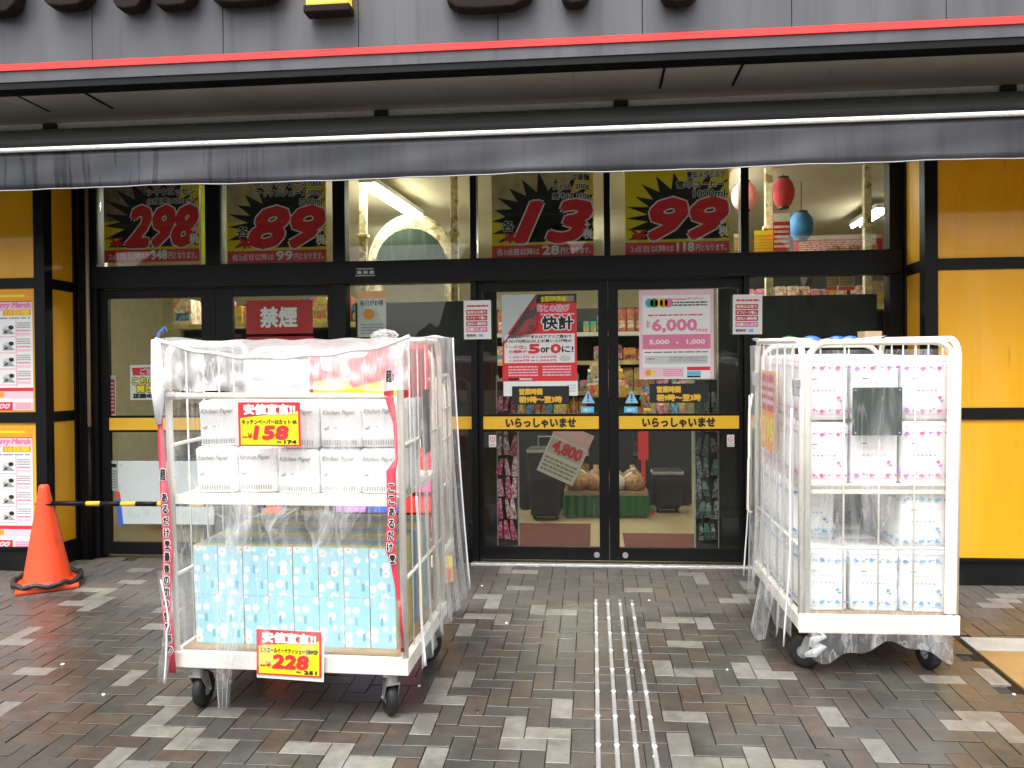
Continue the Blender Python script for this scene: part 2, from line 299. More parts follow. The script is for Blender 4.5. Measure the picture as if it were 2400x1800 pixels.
def _streaks(m):                      # rain runs on the awning cloth: a stain of its own shape
    n, l = m.node_tree.nodes, m.node_tree.links; p = n['Principled BSDF']
    src = p.inputs['Base Color'].links[0].from_socket
    ge = n.new('ShaderNodeNewGeometry'); mp = n.new('ShaderNodeMapping'); mp.inputs['Scale'].default_value = (26, 1, 1.6); l.new(ge.outputs['Position'], mp.inputs[0])
    no = n.new('ShaderNodeTexNoise'); no.inputs['Scale'].default_value = 1; no.inputs['Detail'].default_value = 4; l.new(mp.outputs[0], no.inputs[0])
    mk = n.new('ShaderNodeTexNoise'); mk.inputs['Scale'].default_value = .8; l.new(ge.outputs['Position'], mk.inputs[0])
    a = n.new('ShaderNodeMapRange'); a.inputs[1].default_value = .53; a.inputs[2].default_value = .6; l.new(no.outputs[0], a.inputs[0])
    sx = n.new('ShaderNodeSeparateXYZ'); l.new(ge.outputs['Position'], sx.inputs[0])
    b = n.new('ShaderNodeMapRange'); b.inputs[1].default_value = -1.6; b.inputs[2].default_value = -2.6; b.inputs[3].default_value = .18; l.new(sx.outputs[0], b.inputs[0])
    mu = n.new('ShaderNodeMath'); mu.operation = 'MULTIPLY'; l.new(a.outputs[0], mu.inputs[0]); l.new(b.outputs[0], mu.inputs[1])
    mm = n.new('ShaderNodeMix'); mm.data_type = 'RGBA'; l.new(mu.outputs[0], mm.inputs[0]); l.new(src, mm.inputs[6]); mm.inputs[7].default_value = (.008, .008, .01, 1)
    l.new(mm.outputs[2], p.inputs['Base Color'])
_streaks(M['valance'])

# ------------------------------------------------------------------ lettering and printed sheets
_tc = {}
def glyphs(s, shear=0):
    k = (s, shear)
    if k not in _tc:
        cu = bpy.data.curves.new('letters', 'FONT'); cu.body = s; cu.shear = shear; cu.resolution_u = 2; cu.fill_mode = 'FRONT'
        o = bpy.data.objects.new('letters', cu); COL.objects.link(o)
        me = bpy.data.meshes.new_from_object(o.evaluated_get(bpy.context.evaluated_depsgraph_get()))
        vv = [(v.co.x, v.co.y) for v in me.vertices]; ff = [tuple(p.vertices) for p in me.polygons]
        bpy.data.objects.remove(o); bpy.data.curves.remove(cu); bpy.data.meshes.remove(me)
        x0, x1 = min(v[0] for v in vv), max(v[0] for v in vv); y0, y1 = min(v[1] for v in vv), max(v[1] for v in vv)
        _tc[k] = ([((x-x0)/(x1-x0), (y-y0)/max(1e-6, y1-y0)) for x, y in vv], ff)
    return _tc[k]
def put_text(mb, s, x0, x1, z0, z1, y, mi, fat=0, shear=0, turn=0):
    """text filling a box in the x,z plane facing -y; fat = stroke gain in metres"""
    vv, ff = glyphs(s, shear)
    offs = [(0, 0)]
    if fat: offs += [(fat*math.cos(a), fat*math.sin(a)) for a in [k*math.pi/4 for k in range(8)]]
    for i, (dx, dz) in enumerate(offs):
        if turn: pts = [(x0+dx+(x1-x0)*v, y-i*4e-5, z1+dz-(z1-z0)*u) for u, v in vv]
        else: pts = [(x0+dx+(x1-x0)*u, y-i*4e-5, z0+dz+(z1-z0)*v) for u, v in vv]
        mb.add(pts, ff, mi)

class Sheet:
    """a printed sheet; local x right, z up, facing -y; positions are fractions, v from the top"""
    def __init__(s, w, h, base='white', thick=.0015):
        s.w, s.h, s.base, s.t = w, h, base, thick; s.mats, s.pr, s.tx = [], MB(), MB()
    def mi(s, name):
        if name not in s.mats: s.mats.append(name)
        return s.mats.index(name)
    def rect(s, u0, v0, u1, v1, m, lay=1):
        y = -.0006*lay; s.pr.quad((u0*s.w, y, s.h*(1-v1)), (u1*s.w, y, s.h*(1-v1)), (u1*s.w, y, s.h*(1-v0)), (u0*s.w, y, s.h*(1-v0)), s.mi(m)); return s
    def poly(s, pts, m, lay=1):
        s.pr.add([(u*s.w, -.0006*lay, s.h*(1-v)) for u, v in pts], [tuple(range(len(pts)))], s.mi(m)); return s
    def fan(s, c, pts, m, lay=1):
        n = len(pts); s.pr.add([(u*s.w, -.0006*lay, s.h*(1-v)) for u, v in [c]+pts], [(0, 1+(k+1) % n, 1+k) for k in range(n)], s.mi(m)); return s
    def disc(s, u, v, ru, rv, m, lay=1, n=16):
        return s.poly([(u+ru*math.cos(2*math.pi*k/n), v+rv*math.sin(2*math.pi*k/n)) for k in range(n)], m, lay)
    def text(s, t, u0, v0, u1, v1, m, fat=0, lay=3, shear=0, turn=0):
        put_text(s.tx, t, u0*s.w, u1*s.w, s.h*(1-v1), s.h*(1-v0), -.0006*lay, s.mi(m), fat, shear, turn); return s
    def lines(s, u0, v0, u1, v1, n, m, lay=2):              # rows too small to read: short printed dashes
        for k in range(n):
            v = v0+(v1-v0)*(k+.2)/n; u = u0
            while u < u1-.02*(u1-u0):
                e = min(u1, u+(u1-u0)*random.uniform(.04, .16)); s.rect(u, v, e, v+(v1-v0)*.5/n, m, lay); u = e+(u1-u0)*.02
        return s
    def build(s, name, label, cat, matrix, group=None, parent=None):
        b = MB(); b.box(0, s.w, 0, s.t, 0, s.h)
        o = b.build(name, M[s.base], parent)
        if parent: o.matrix_local = matrix
        else: o.matrix_world = matrix; tag(o, label, cat, group)
        ms = [M[k] for k in s.mats]
        if s.pr.f: s.pr.build('printed_area', ms, o)
        if s.tx.f: s.tx.build('lettering', ms, o)
        return o
def px_sheet(x0, y0, x1, y1, Y, base='white'):
    a, b = W(x0, (y0+y1)/2, Y), W(x1, (y0+y1)/2, Y); zt, zb = W((x0+x1)/2, y0, Y).z, W((x0+x1)/2, y1, Y).z
    s = Sheet(b.x-a.x, zt-zb, base); s.at = T(a.x, Y, zb); return s

# ------------------------------------------------------------------ ground, pavement, far woodland behind the camera
g = MB(); g.quad((-900, -900, -.34), (900, -900, -.34), (900, 900, -.34), (-900, 900, -.34))
structure(g.build('ground', M['asphalt']))
rh = random.Random(12); bumps = [(x_, rh.uniform(2.6, 5.0), rh.uniform(8.6, 11.2)) for x_ in [rh.uniform(-78, 78) for _ in range(110)] if not -16.5 < x_ < -7.5]
bumps += [(-14.5, 2.5, 6.5), (-12, 3, 3.2), (-9.5, 2.2, 5.0)]
def hz(x):
    return max([2.4]+[h*math.sqrt(max(0, 1-((x-c)/w)**2)) for c, w, h in bumps])
g = MB(); g.grid(lambda u, v: (-80+160*u+rh.uniform(-.25, .25), -30-9*v+rh.uniform(-.5, .5)*(v > 0), -.5+hz(-80+160*u)*math.sin(math.pi*min(1, v*1.1)*.5)+(rh.uniform(-.35, .35) if v else 0)), 320, 10)
structure(g.build('hills', M['hill']))

PW = .0975                                       # paver module
pave = MB()
YA, XA, XB = -1.0, -8.5, 8.0
pave.add([(XA, YA, gz(YA)-.012), (XB, YA, gz(YA)-.012), (XB, D+.02, gz(D+.02)-.012), (XA, D+.02, gz(D+.02)-.012),
          (XA, YA, -.5), (XB, YA, -.5), (XB, D+.02, -.5), (XA, D+.02, -.5)], [(0, 1, 2, 3), (4, 5, 1, 0), (5, 6, 2, 1), (7, 4, 0, 3), (6, 7, 3, 2)])
pavement = structure(pave.build('pavement', M['mortar']))
crops = [(1600, 1200, [(130,860),(420,950),(390,1000),(530,1065),(30,1045),(70,1325),(605,1340),(1020,1305),(1410,1435),(985,1480),(100,1585),(490,1600),(260,1635),(1390,1620),(920,1645),(1600,1250),(1790,1310),(2010,1370),(1820,1395),(1790,1080),(1960,1060),(1080,1005),(90,405),(160,460),(40,500),(200,555),(320,585),(360,545),(390,475),(60,715),(200,750),(2050,600),(1990,570),(2140,530)]),
 (800, 1200, [(1025,380),(1110,398),(1235,390),(1265,438),(980,460),(1075,480),(1160,505),(950,552),(1035,578),(1220,635),(1320,665),(1475,655),(1580,690),(900,660),(1000,690),(830,755),(800,1050),(610,1185),(720,1245),(385,1350),(500,1420),(1570,1140),(1420,1320),(1100,1430),(1245,1505),(1480,1475),(1400,1580),(500,1585),(640,1640),(60,1635),(2100,530),(2060,510),(1955,495),(2010,715),(2130,730),(2170,875),(2080,990),(2180,1040),(2120,1255),(2150,1310),(2170,1570),(1780,560)]),
 (0, 1200, [(940,375),(880,425),(910,465),(1000,505),(570,510),(640,545),(440,595),(700,570),(960,580),(120,635),(510,640),(550,675),(60,705),(1020,635),(1030,745),(740,800),(850,880),(130,815),(60,860),(180,850),(750,985),(120,1030),(870,1080),(100,1250),(960,1365),(1030,1430),(1300,1405),(1440,1320),(660,1610),(1460,1550),(1220,1240),(790,1640),(2010,1340),(2110,1400),(2080,1560),(2130,1630)])]
lightpts = [G(ox+x/2.765, oy+y/2.765) for ox, oy, pts in crops for x, y in pts]
def paver_geom(mb, x0, y0, lx, ly, mi):
    j, c, h = .002, .0012, .0
    a, b, e, d = x0+j, x0+lx-j, y0+j, y0+ly-j
    dz = random.uniform(-.0018, .0018)
    def z(y): return gz(y)+dz
    mb.add([(a, e, z(e)-.02), (b, e, z(e)-.02), (b, d, z(d)-.02), (a, d, z(d)-.02), (a, e, z(e)-c), (b, e, z(e)-c), (b, d, z(d)-c), (a, d, z(d)-c),
            (a+c, e+c, z(e+c)), (b-c, e+c, z(e+c)), (b-c, d-c, z(d-c)), (a+c, d-c, z(d-c))],
           [(0, 1, 5, 4), (1, 2, 6, 5), (2, 3, 7, 6), (3, 0, 4, 7), (4, 5, 9, 8), (5, 6, 10, 9), (6, 7, 11, 10), (7, 4, 8, 11), (8, 9, 10, 11)], mi)
rest = MB(); OX, OY = .014-.012, D+.02
n_obj = 0; shared = {}
cand = []
nx0, nx1 = int((XA-OX)/PW), int((XB-OX)/PW); ny = int((OY-YA)/PW)
for jr in range(ny):
    for ci in range(nx0, nx1):
        k = (ci+jr) % 4
        if k == 0: cand.append((OX+ci*PW, OY-(jr+1)*PW, 2*PW, PW))
        elif k == 2 and jr+1 < ny: cand.append((OX+ci*PW, OY-(jr+2)*PW, PW, 2*PW))
def in_view(x, y):
    v = Vector((x, y, gz(y)))-Vector((0, 0, HCAM)); d = v.dot(_f)
    if d < .3: return False
    return abs(F*v.dot(_r)/d) < 1230 and -F*v.dot(_u)/d < 915
KERB_X, KERB_Y = 1.955, 4.71
light_set = set()
rl = random.Random(3)
for p in lightpts:
    if rl.random() < .36: continue
    light_set.add(min(cand, key=lambda c: max(abs(p.x-c[0]-c[2]/2)/c[2], abs(p.y-c[1]-c[3]/2)/c[3])))
shown = []
for c in cand:
    x, y = c[0]+c[2]/2, c[1]+c[3]/2
    if x > KERB_X-.03 and y < KERB_Y: continue
    is_l = c in light_set
    iv = in_view(x, y)
    rr = random.random()
    kind = 2 if is_l else (2 if (not iv and rr < .08) else (0 if rr < .42 else 1 if rr < .82 else 3))
    shown.append((iv, y, c, kind))
shown.sort(key=lambda t: (not t[0], t[1]))
for i, (iv, y, c, kind) in enumerate(shown):
    if iv and i < 300:
        key = (kind, c[2] > c[3], i % 3)
        if key not in shared:
            mb = MB(); paver_geom(mb, -c[2]/2, D-c[3]/2, c[2], c[3], 0); mb.v = [(a, b-D, e) for a, b, e in mb.v]; shared[key] = mb.mesh('paver', PAV[kind])
        o = link('paver', shared[key], pavement); cx, cy = c[0]+c[2]/2, c[1]+c[3]/2; o.location = (cx, cy, gz(cy))
    else: paver_geom(rest, *c, kind)
rb = rest.build('pavers_beyond', PAV, pavement); rb['kind'] = 'stuff'
# ochre slab with its concrete edge and gutter
m = MB()
def slab(mb, x0, x1, y0, y1, up, mi=0):
    mb.add([(x0, y0, gz(y0)+up), (x1, y0, gz(y0)+up), (x1, y1, gz(y1)+up), (x0, y1, gz(y1)+up), (x0, y0, gz(y0)-.03), (x1, y0, gz(y0)-.03), (x1, y1, gz(y1)-.03), (x0, y1, gz(y1)-.03)],
           [(0, 1, 2, 3), (4, 0, 3, 7), (4, 5, 1, 0), (5, 6, 2, 1), (6, 7, 3, 2)], mi)
slab(m, KERB_X+.03, XB, YA, KERB_Y-.2, .002); structure(m.build('ochre_path', M['ochre']))
m = MB(); slab(m, KERB_X+.03, XB, KERB_Y-.198, KERB_Y, .003); structure(m.build('concrete_edging', M['concrete']))
m = MB(); slab(m, KERB_X-.025, KERB_X+.028, YA, KERB_Y, -.008); structure(m.build('gutter', M['black2']))

# tactile guide rails
conn = [G(1400, y).y for y in (1418, 1449, 1485, 1525, 1570, 1621, 1681, 1749)]
step = (conn[0]-conn[-1])/7; ys = [conn[0]-step*k for k in range(-0, 16)]
rail0 = None
for k in range(4):
    X = .014+.075*k; y0, y1 = 2.0, ys[0]+.1
    if rail0 is None:
        rail0 = thing('guide_rail', 'metal guide rail with bright ring joints, one of four running to the doors', 'guide rail', 'tactile guide rails in the paving', T(X, 0, 0))
        b = MB(); hw, hh = .0105, .007
        prof = [(-hw, 0), (-hw*.75, hh), (hw*.75, hh), (hw, 0)]
        b.add([(px_, y, gz(y)+.0005+pz) for y in (y0, y1) for px_, pz in prof], [(0, 1, 5, 4), (1, 2, 6, 5), (2, 3, 7, 6), (0, 3, 2, 1), (4, 5, 6, 7)])
        b.build('bar', M['steel'], rail0)
        jm = MB(); jm.tube([(0, -.011, .0), (0, -.006, .008), (0, .006, .008), (0, .011, .0)], [.005, .0132, .0132, .005], 10)
        jm.v = [(a, b_, max(0, c_*.75)) for a, b_, c_ in jm.v]; jme = jm.mesh('joint_ring', M['silver'], True)
        for y in ys:
            if y > y0: o = link('joint_ring', jme, rail0); o.location = (0, y, gz(y)+.001)
    else: dup(rail0, None, T(X, 0, 0))
# litter: small white scraps on the wet paving
litter = [(147,1558),(243,1629),(1187,1461),(1533,1775),(2377,1629),(1129,1374),(982,1609),(1521,1408),(1704,1571)]
for i, (x, y) in enumerate(litter):
    p = G(x, y); b = MB(); n = 7; r = random.uniform(.006, .011)
    ring = [(r*random.uniform(.7, 1.2)*math.cos(2*math.pi*k/n), r*random.uniform(.7, 1.2)*math.sin(2*math.pi*k/n)) for k in range(n)]
    b.add([(a, c, .001) for a, c in ring]+[(a*.6, c*.6, .006) for a, c in ring], [tuple(range(n, 2*n))]+[(k, (k+1) % n, n+(k+1) % n, n+k) for k in range(n)])
    o = b.build('litter_scrap', M['white']); o.location = p+Vector((0, 0, .001)); tag(o, 'tiny white scrap of litter lying on the paving', 'litter', 'litter scraps on the paving')

# ------------------------------------------------------------------ shop building: fascia, soffit, awning
bld = thing('fascia_sign', 'grey fascia sign board with red stripe running above the shop entrance', 'sign board', None, T(0, 0, 0))
YF = 5.0
zb, zr0, zr1 = 3.305, 3.374, 3.418
xs = [-9.2+.865*k for k in range(22)]
for a, b_ in zip(xs, xs[1:]):
    m = MB(); m.box(a+.002, b_-.002, YF, YF+.1, zr1, 5.2); m.build('panel', M['fascia'], bld, bevel=.002)
m = MB(); m.box(xs[0], xs[-1], YF+.004, YF+.1, zb, zr0); m.build('lower_strip', M['fascia'], bld)
m = MB(); m.box(xs[0], xs[-1], YF-.008, YF+.1, zr0+.001, zr1-.001); m.build('red_stripe', M['red'], bld)
m = MB(); m.box(xs[0], xs[-1], YF+.012, YF+.14, 3.262, zb-.001); m.build('drip_edge', M['black'], bld)
m = MB(); m.box(xs[0], xs[-1], YF+.104, YF+.16, zb, 5.2); m.build('backing', M['lgrey'], bld)
# bottoms of the raised sign characters; dark tone stands for shaded undersides and shadows
zl = lambda y: W(1200, y, YF-.1).z
M['letter'] = mat('sign character in painted shade', (.012, .008, .006), .75, spec=.2, var=.3, vscale=8)
for (xa, xb, yb, lab) in [(-60, 42, 38, 'dark sign character whose foot ends a little lower than its neighbours'), (95, 214, 22, 'dark sign character with short bowed foot beside the half visible one'), (262, 340, 28, 'narrow dark sign character with low round foot'), (350, 458, 22, 'dark sign character with flat bowed foot by the narrow one'), (480, 664, 13, 'wide dark sign character beside the small lit yellow box'), (1036, 1258, 27, 'widest dark sign character with slanted side and flat foot'), (1312, 1386, 16, 'small dark dot shaped sign character'), (1545, 1645, 12, 'dark sign character with shallow foot beyond the dot')]:
    a, b_ = W(xa, yb, YF-.1).x, W(xb, yb, YF-.1).x; z0 = W((xa+xb)/2, yb-7, YF-.1).z; w = b_-a
    pts = [(a+w*.06, z0+.05), (a+w*.16, z0+.012), (a+w*.4, z0), (a+w*.75, z0+.006), (a+w*.93, z0+.05), (b_, z0+.16), (b_-w*.06, z0+.55), (a+w*.5, z0+.62), (a+w*.1, z0+.55), (a, z0+.16)]
    m = MB(); m.prism(pts, YF-.11, YF-.012); o = m.build('sign_character', M['letter'], None, bevel=.01); tag(o, lab, 'sign letter', 'raised characters on the fascia')
lb = thing('sign_lamp', 'small lit yellow box on the fascia with a dark block for its shadow', 'lamp')
a, b_ = W(716, 12, YF-.12), W(815, 6, YF-.12)
m = MB(); m.box(a.x, b_.x, YF-.12, YF-.02, a.z, a.z+.3); M['lampyellow'] = mat('lit amber acrylic', (.9, .5, .06), .4, var=.3, vscale=12, emit=.35); m.build('lamp_face', M['lampyellow'], lb, bevel=.01)
m = MB(); m.box(a.x-.012, b_.x+.012, YF-.13, YF-.02, a.z-.045, a.z-.002); m.build('foot', M['letter'], lb, bevel=.005)  # dark block stands in for the shadow under the box
m = MB(); m.box(a.x+.03, b_.x-.03, YF-.02, YF, a.z+.05, a.z+.2); m.build('bracket', M['black'], lb)

# soffit boards with two hatches
sof = thing('soffit', 'beige soffit of boards with two hatches under the fascia', 'soffit')
ZS, YS = 3.275, 5.75
sx = [-9.2, -7.4, -5.6, -3.9, -2.35, -1.0, -.1, 1.5, 3.1, 4.8, 6.6, 9]
for a, b_ in zip(sx, sx[1:]):
    m = MB(); m.box(a+.0015, b_-.0015, YF+.145, YS, ZS, ZS+.02); m.build('board', M['soffit'], sof)
for (x0, x1, ya, yb) in [(55, 245, 212, 262), (1555, 1725, 152, 206)]:
    def hit(px_, py_):
        d = ray(px_, py_); t = (ZS-.004-HCAM)/d.z; return d*t
    p, q = hit((x0+x1)/2-40, ya+3), hit((x0+x1)/2+40, yb-3); wv = .45
    cx = hit((x0+x1)/2, (ya+yb)/2).x
    hb = MB(); hb.box(cx-wv/2, cx+wv/2, q.y, p.y, ZS-.004, ZS-.001); hb.build('hatch', M['soffit'], sof)
    for s_ in (-1, 1):
        hb = MB(); hb.box(cx+s_*(wv/2+.009)-.008, cx+s_*(wv/2+.009)+.008, q.y-.01, p.y+.01, ZS-.007, ZS-.0015)
        hb.build('hatch_trim', M['black'], sof)
m = MB(); m.box(-9.2, 9, YS+.002, YS+.05, 3.215, 3.29); m.build('edge_beam', M['lgrey'], sof, bevel=.004)
for px_ in (120, 895, 1455, 2360):
    x = W(px_, 255, YS).x; m = MB(); m.box(x-.05, x+.05, YS-.03, YS-.001, 3.2, 3.268); m.cyl((x, YS-.02, 3.2), (x, YS-.02, 3.235), .03, 10); m.build('bracket', M['dark'], sof, bevel=.004)
m = MB(); m.box(-9.2, 9, YS+.052, D+.12, 3.05, 3.6); o = m.build('lintel_wall', M['dark']); tag(o, 'dark wall strip behind the awning case over the doors', 'wall')

aw = thing('awning', 'retracted grey awning with streaked hanging valance above the doors', 'awning')
YV = 4.9; ZBAR = 2.838
m = MB(); prof = []
for k in range(13):
    t = math.pi*(.5+k/12); prof.append((5.66+.11*math.cos(t)*1.0, 3.10+.10*math.sin(t)))
vv = [(x, y, z) for x in (-9.2, 9) for y, z in prof]; n = len(prof)
m.add(vv, [(k, k+1, n+k+1, n+k) for k in range(n-1)]+[(n-1, 0, n, 2*n-1)]); m.build('roll_case', mat('grey case', (.11, .11, .105), .42, var=.15, stretch=(.3, 3, 3)), aw, smooth=False)
m = MB(); m.tube([(-9.2+.35*k, YV+.004, ZBAR) for k in range(53)], .0145, 10); m.build('front_bar', M['whitebar'], aw, smooth=True)
m = MB(); m.box(-9.2, 9, YV+.02, YV+.06, ZBAR-.012, ZBAR+.012); m.build('front_rail', M['grey'], aw)
def val(u, v):
    x = -9.2+18.2*u; w_ = .009*math.sin(x*3.1)+.006*math.sin(x*8.3+1)+.004*math.sin(x*19)
    return (x, YV+.018+w_*v*1.2+.006*math.sin(x*5+v*6)*v, ZBAR-.014-(.232+.002*math.sin(x*2.3))*v)
m = MB(); m.grid(val, 420, 6); o = m.build('valance', M['valance'], aw, smooth=True)
so = o.modifiers.new('thickness', 'SOLIDIFY'); so.thickness = .002
m = MB(); m.grid(lambda u, v: (-9.2+18.2*u, YV+.06+(5.57-YV-.06)*v, ZBAR+.005+(3.06-ZBAR-.005)*v-.02*math.sin(math.pi*v)), 60, 6); oc = m.build('canopy_cloth', M['valance'], aw, smooth=True)
m = MB(); m.tube([Vector(val(k/300, 1.0))-Vector((0, .002, .001)) for k in range(301)], .0035, 5); m.build('hem', mat('pale hem', (.3, .3, .32), .5), aw)

# ------------------------------------------------------------------ yellow side bays
ZTOP = 3.06
def bay(label, x_in, sgn):
    t = thing('side_bay', label, 'wall')
    YB = 5.7; fr = .085
    def bx(name, x0, x1, y0, y1, z0, z1, m, bev=.002):
        x0, x1 = sorted((x_in+sgn*x0, x_in+sgn*x1)); b = MB(); b.box(x0, x1, y0, y1, z0, z1); return b.build(name, M[m], t, bevel=bev)
    rails = [(1.078, 1.155), (2.065, 2.14)]; lev = [.165, 1.078, 2.065, ZTOP]
    widths = [0, 1.55, 3.1, 4.65]
    bx('kick_plate', .002, widths[-1], YB+.012, YB+.1, -.02-.001, .14, 'black2')
    bx('kick_rail', .001, widths[-1], YB-.004, YB+.1, .141, .164, 'black')
    for i, w0 in enumerate(widths[:-1]):
        bx('corner_post' if i == 0 else 'post', w0 if i else 0, w0+fr, YB-.008, YB+(fr if i == 0 else .06), .165, ZTOP, 'black', .004)
        for z0, z1 in rails: bx('rail', w0+fr+.001, widths[i+1]-.001, YB-.004, YB+.06, z0, z1, 'black')
        for a, b_ in ((.166, 1.077), (1.156, 2.064), (2.141, ZTOP)):
            bx('yellow_panel', w0+fr+.001, widths[i+1]-.001, YB+.014, YB+.03, a, b_, 'yellow', 0)
    # the return towards the doors
    y0, y1 = YB+fr+.001, D-.012
    bx('kick_plate', .003, .06, y0-.07, y1+.01, -.02-.001, .14, 'black2')
    bx('kick_rail', .0, .06, y0, y1, .141, .164, 'black')
    for z0, z1 in rails: bx('rail', .004, .06, y0, y1-.052, z0, z1, 'black')
    bx('post', .002, .07, y1-.05, y1, .165, ZTOP, 'black', .003)
    for a, b_ in ((.166, 1.077), (1.156, 2.064), (2.141, ZTOP)): bx('yellow_panel', .014, .03, y0, y1-.052, a, b_, 'yellow', 0)
    return t
bay('black framed yellow panel wall carrying two tall leaflets beside the cone', -3.972, -1)
bay('plain black framed yellow panel wall behind the cart of toilet rolls', 2.187, 1)
# tan conduit in the left corner
c_ = thing('conduit', 'thin tan and black conduit pipe in the corner beside the doors', 'pipe')
xc = W(207, 800, D-.05).x
m = MB(); m.cyl((xc, D-.05, W(207, 1000, D-.05).z), (xc, D-.05, ZTOP), .0135, 10); m.build('upper_pipe', M['tan'], c_, smooth=True)
m = MB(); m.cyl((xc, D-.05, gz(D-.05)), (xc, D-.05, W(207, 1001, D-.05).z), .0175, 10); m.build('lower_pipe', M['black'], c_, smooth=True)

# ------------------------------------------------------------------ entrance frame with upper lights
ent = thing('entrance_frame', 'black metal entrance frame holding the upper windows and fixed side lights', 'door frame')
def eb(name, x0, x1, z0, z1, y0=0, y1=.1, m='black', bev=.003):
    b = MB(); b.box(x0, x1, D+y0, D+y1, z0, z1); return b.build(name, M[m], ent, bevel=bev)
ZW, ZG = 2.263, 2.095
eb('header', -3.97, 2.186, ZG, ZW, -.03, .12)
for x0, x1 in ((-3.97, -3.823), (-2.941, -2.822), (-1.939, -1.843), (-.893, -.845), (.095, .142), (1.075, 1.132), (2.103, 2.186)): eb('upper_mullion', x0, x1, ZW+.001, ZTOP, -.012, .1)
for x0, x1 in ((-3.97, -3.825), (-1.937, -1.843), (-.893, -.848), (1.094, 1.132), (2.103, 2.186)): eb('post', x0, x1, -.01, ZG-.001, -.012, .11)
up = [(-3.823, -2.941), (-2.822, -1.939), (-1.843, -.893), (-.845, .095), (.142, 1.075), (1.132, 2.103)]
for x0, x1 in up: eb('upper_pane', x0+.0005, x1-.0005, ZW+.001, ZTOP, .05, .056, 'glass', 0)
for x0, x1 in ((-1.843, -.893), (1.132, 2.103)):
    eb('side_light', x0+.0005, x1-.0005, .116, ZG-.002, .05, .056, 'glass', 0)
    eb('bottom_rail', x0+.001, x1-.001, -.01, .115, .01, .1)
    eb('yellow_band', x0+.001, x1-.001, .995, 1.089, .046, .0495, 'band', 0)
eb('threshold', -.9, 1.14, -.02, .012, -.075, -.012, 'silver', .003)

# ------------------------------------------------------------------ sliding doors
def door(label, x0, x1, gx0, gx1, text=None, lockx=None, y=.03):
    t = thing('sliding_door', label, 'door', None, T(x0, D+y, 0)); w = x1-x0; a, b_ = gx0-x0, gx1-x0
    def p(name, u0, u1, z0, z1, ya, yb, m='black', bev=.002):
        b = MB(); b.box(u0, u1, ya, yb, z0, z1); return b.build(name, M[m], t, bevel=bev)
    p('stile', 0, a, .022, ZG-.006, 0, .04); p('stile', b_, w, .022, ZG-.006, 0, .04)
    p('bottom_rail', a+.0005, b_-.0005, .022, .118, .001, .039); p('top_rail', a+.0005, b_-.0005, 2.02, ZG-.006, .001, .039)
    p('middle_rail', a+.0005, b_-.0005, .977, 1.107, .004, .036)
    bd = p('welcome_band', a+.001, b_-.001, .995, 1.089, -.003, .0035, 'band', 0)
    p('pane', a+.0005, b_-.0005, .1185, .9765, .017, .023, 'glass', 0); p('pane', a+.0005, b_-.0005, 1.1075, 2.0195, .017, .023, 'glass', 0)
    if text:
        tx = MB(); cw = b_-a; put_text(tx, text, a+cw*.2, a+cw*.8, 1.008, 1.074, -.0045, 0, .004); tx.build('lettering', M['ink'], bd)
    if lockx is not None:
        lk = MB(); lk.cyl((lockx-x0, -.002, .066), (lockx-x0, -.014, .066), .021, 20, 0); lk.cyl((lockx-x0, -.014, .066), (lockx-x0, -.017, .066), .008, 12, 1)
        lk.build('lock', [M['steel'], M['grey']], t, smooth=False)
    return t
door('closed black sliding door with plain band beside the yellow wall', -3.822, -2.886, -3.757, -2.999)
door('closed black sliding door holding the red no smoking sign', -2.884, -1.942, -2.747, -1.995)
door('sliding glass door carrying the curling red poster', -.846, .1205, -.811, .049, 'いらっしゃいませ', W(1399, 1302, D).x)
door('sliding glass door carrying the pink poster', .1225, 1.092, .195, 1.061, 'いらっしゃいませ', W(1466, 1303, D).x)

# ------------------------------------------------------------------ interior shell
def room(name, x0, x1, y0, y1, z0, z1, m): b = MB(); b.box(x0, x1, y0, y1, z0, z1); return structure(b.build(name, M[m]))
room('shop_floor', -7, 6, D+.115, 13, -.06, -.001, 'intfloor')
room('ceiling', -7, 6, D+.125, 13, 3.12, 3.2, 'intceil')
room('wall_back', -7, 6, 13.001, 13.1, -.05, 3.2, 'intwall')
room('wall_left', -7.1, -7.001, D+.2, 13, -.05, 3.2, 'intwall')
room('wall_right', 6.001, 6.1, D+.2, 13, -.05, 3.2, 'intwall')
b = MB(); b.box(-7, -3.975, D+.14, D+.2, -.05, 3.11); structure(b.build('wall_front', M['intwall']))
b = MB(); b.box(2.19, 6, D+.14, D+.2, -.05, 3.11); structure(b.build('wall_front_east', M['intwall']))
b = MB(); b.box(-8.5, 8, 13.2, 13.3, -.3, 6.5); b.box(-8.5, 8, 5.9, 13.2, 3.65, 3.7); o = b.build('building_roof_block', M['dark']); tag(o, 'dark upper storey block of the shop behind the fascia', 'building')
for x0, x1, lab in ((-1.86, -.86, 'dark board added to show reflections in the glass side light next to the stacked trolley'), (1.12, 2.12, 'dark board added to show reflections in the glass side light next to the toilet roll cart')):
    b = MB(); b.box(x0, x1, D+.3, D+.33, .0, 1.98); o = b.build('added_dark_board', M['dark'], None, bevel=.004); tag(o, lab, 'board')  # dark boards added so reflections show in the side lights
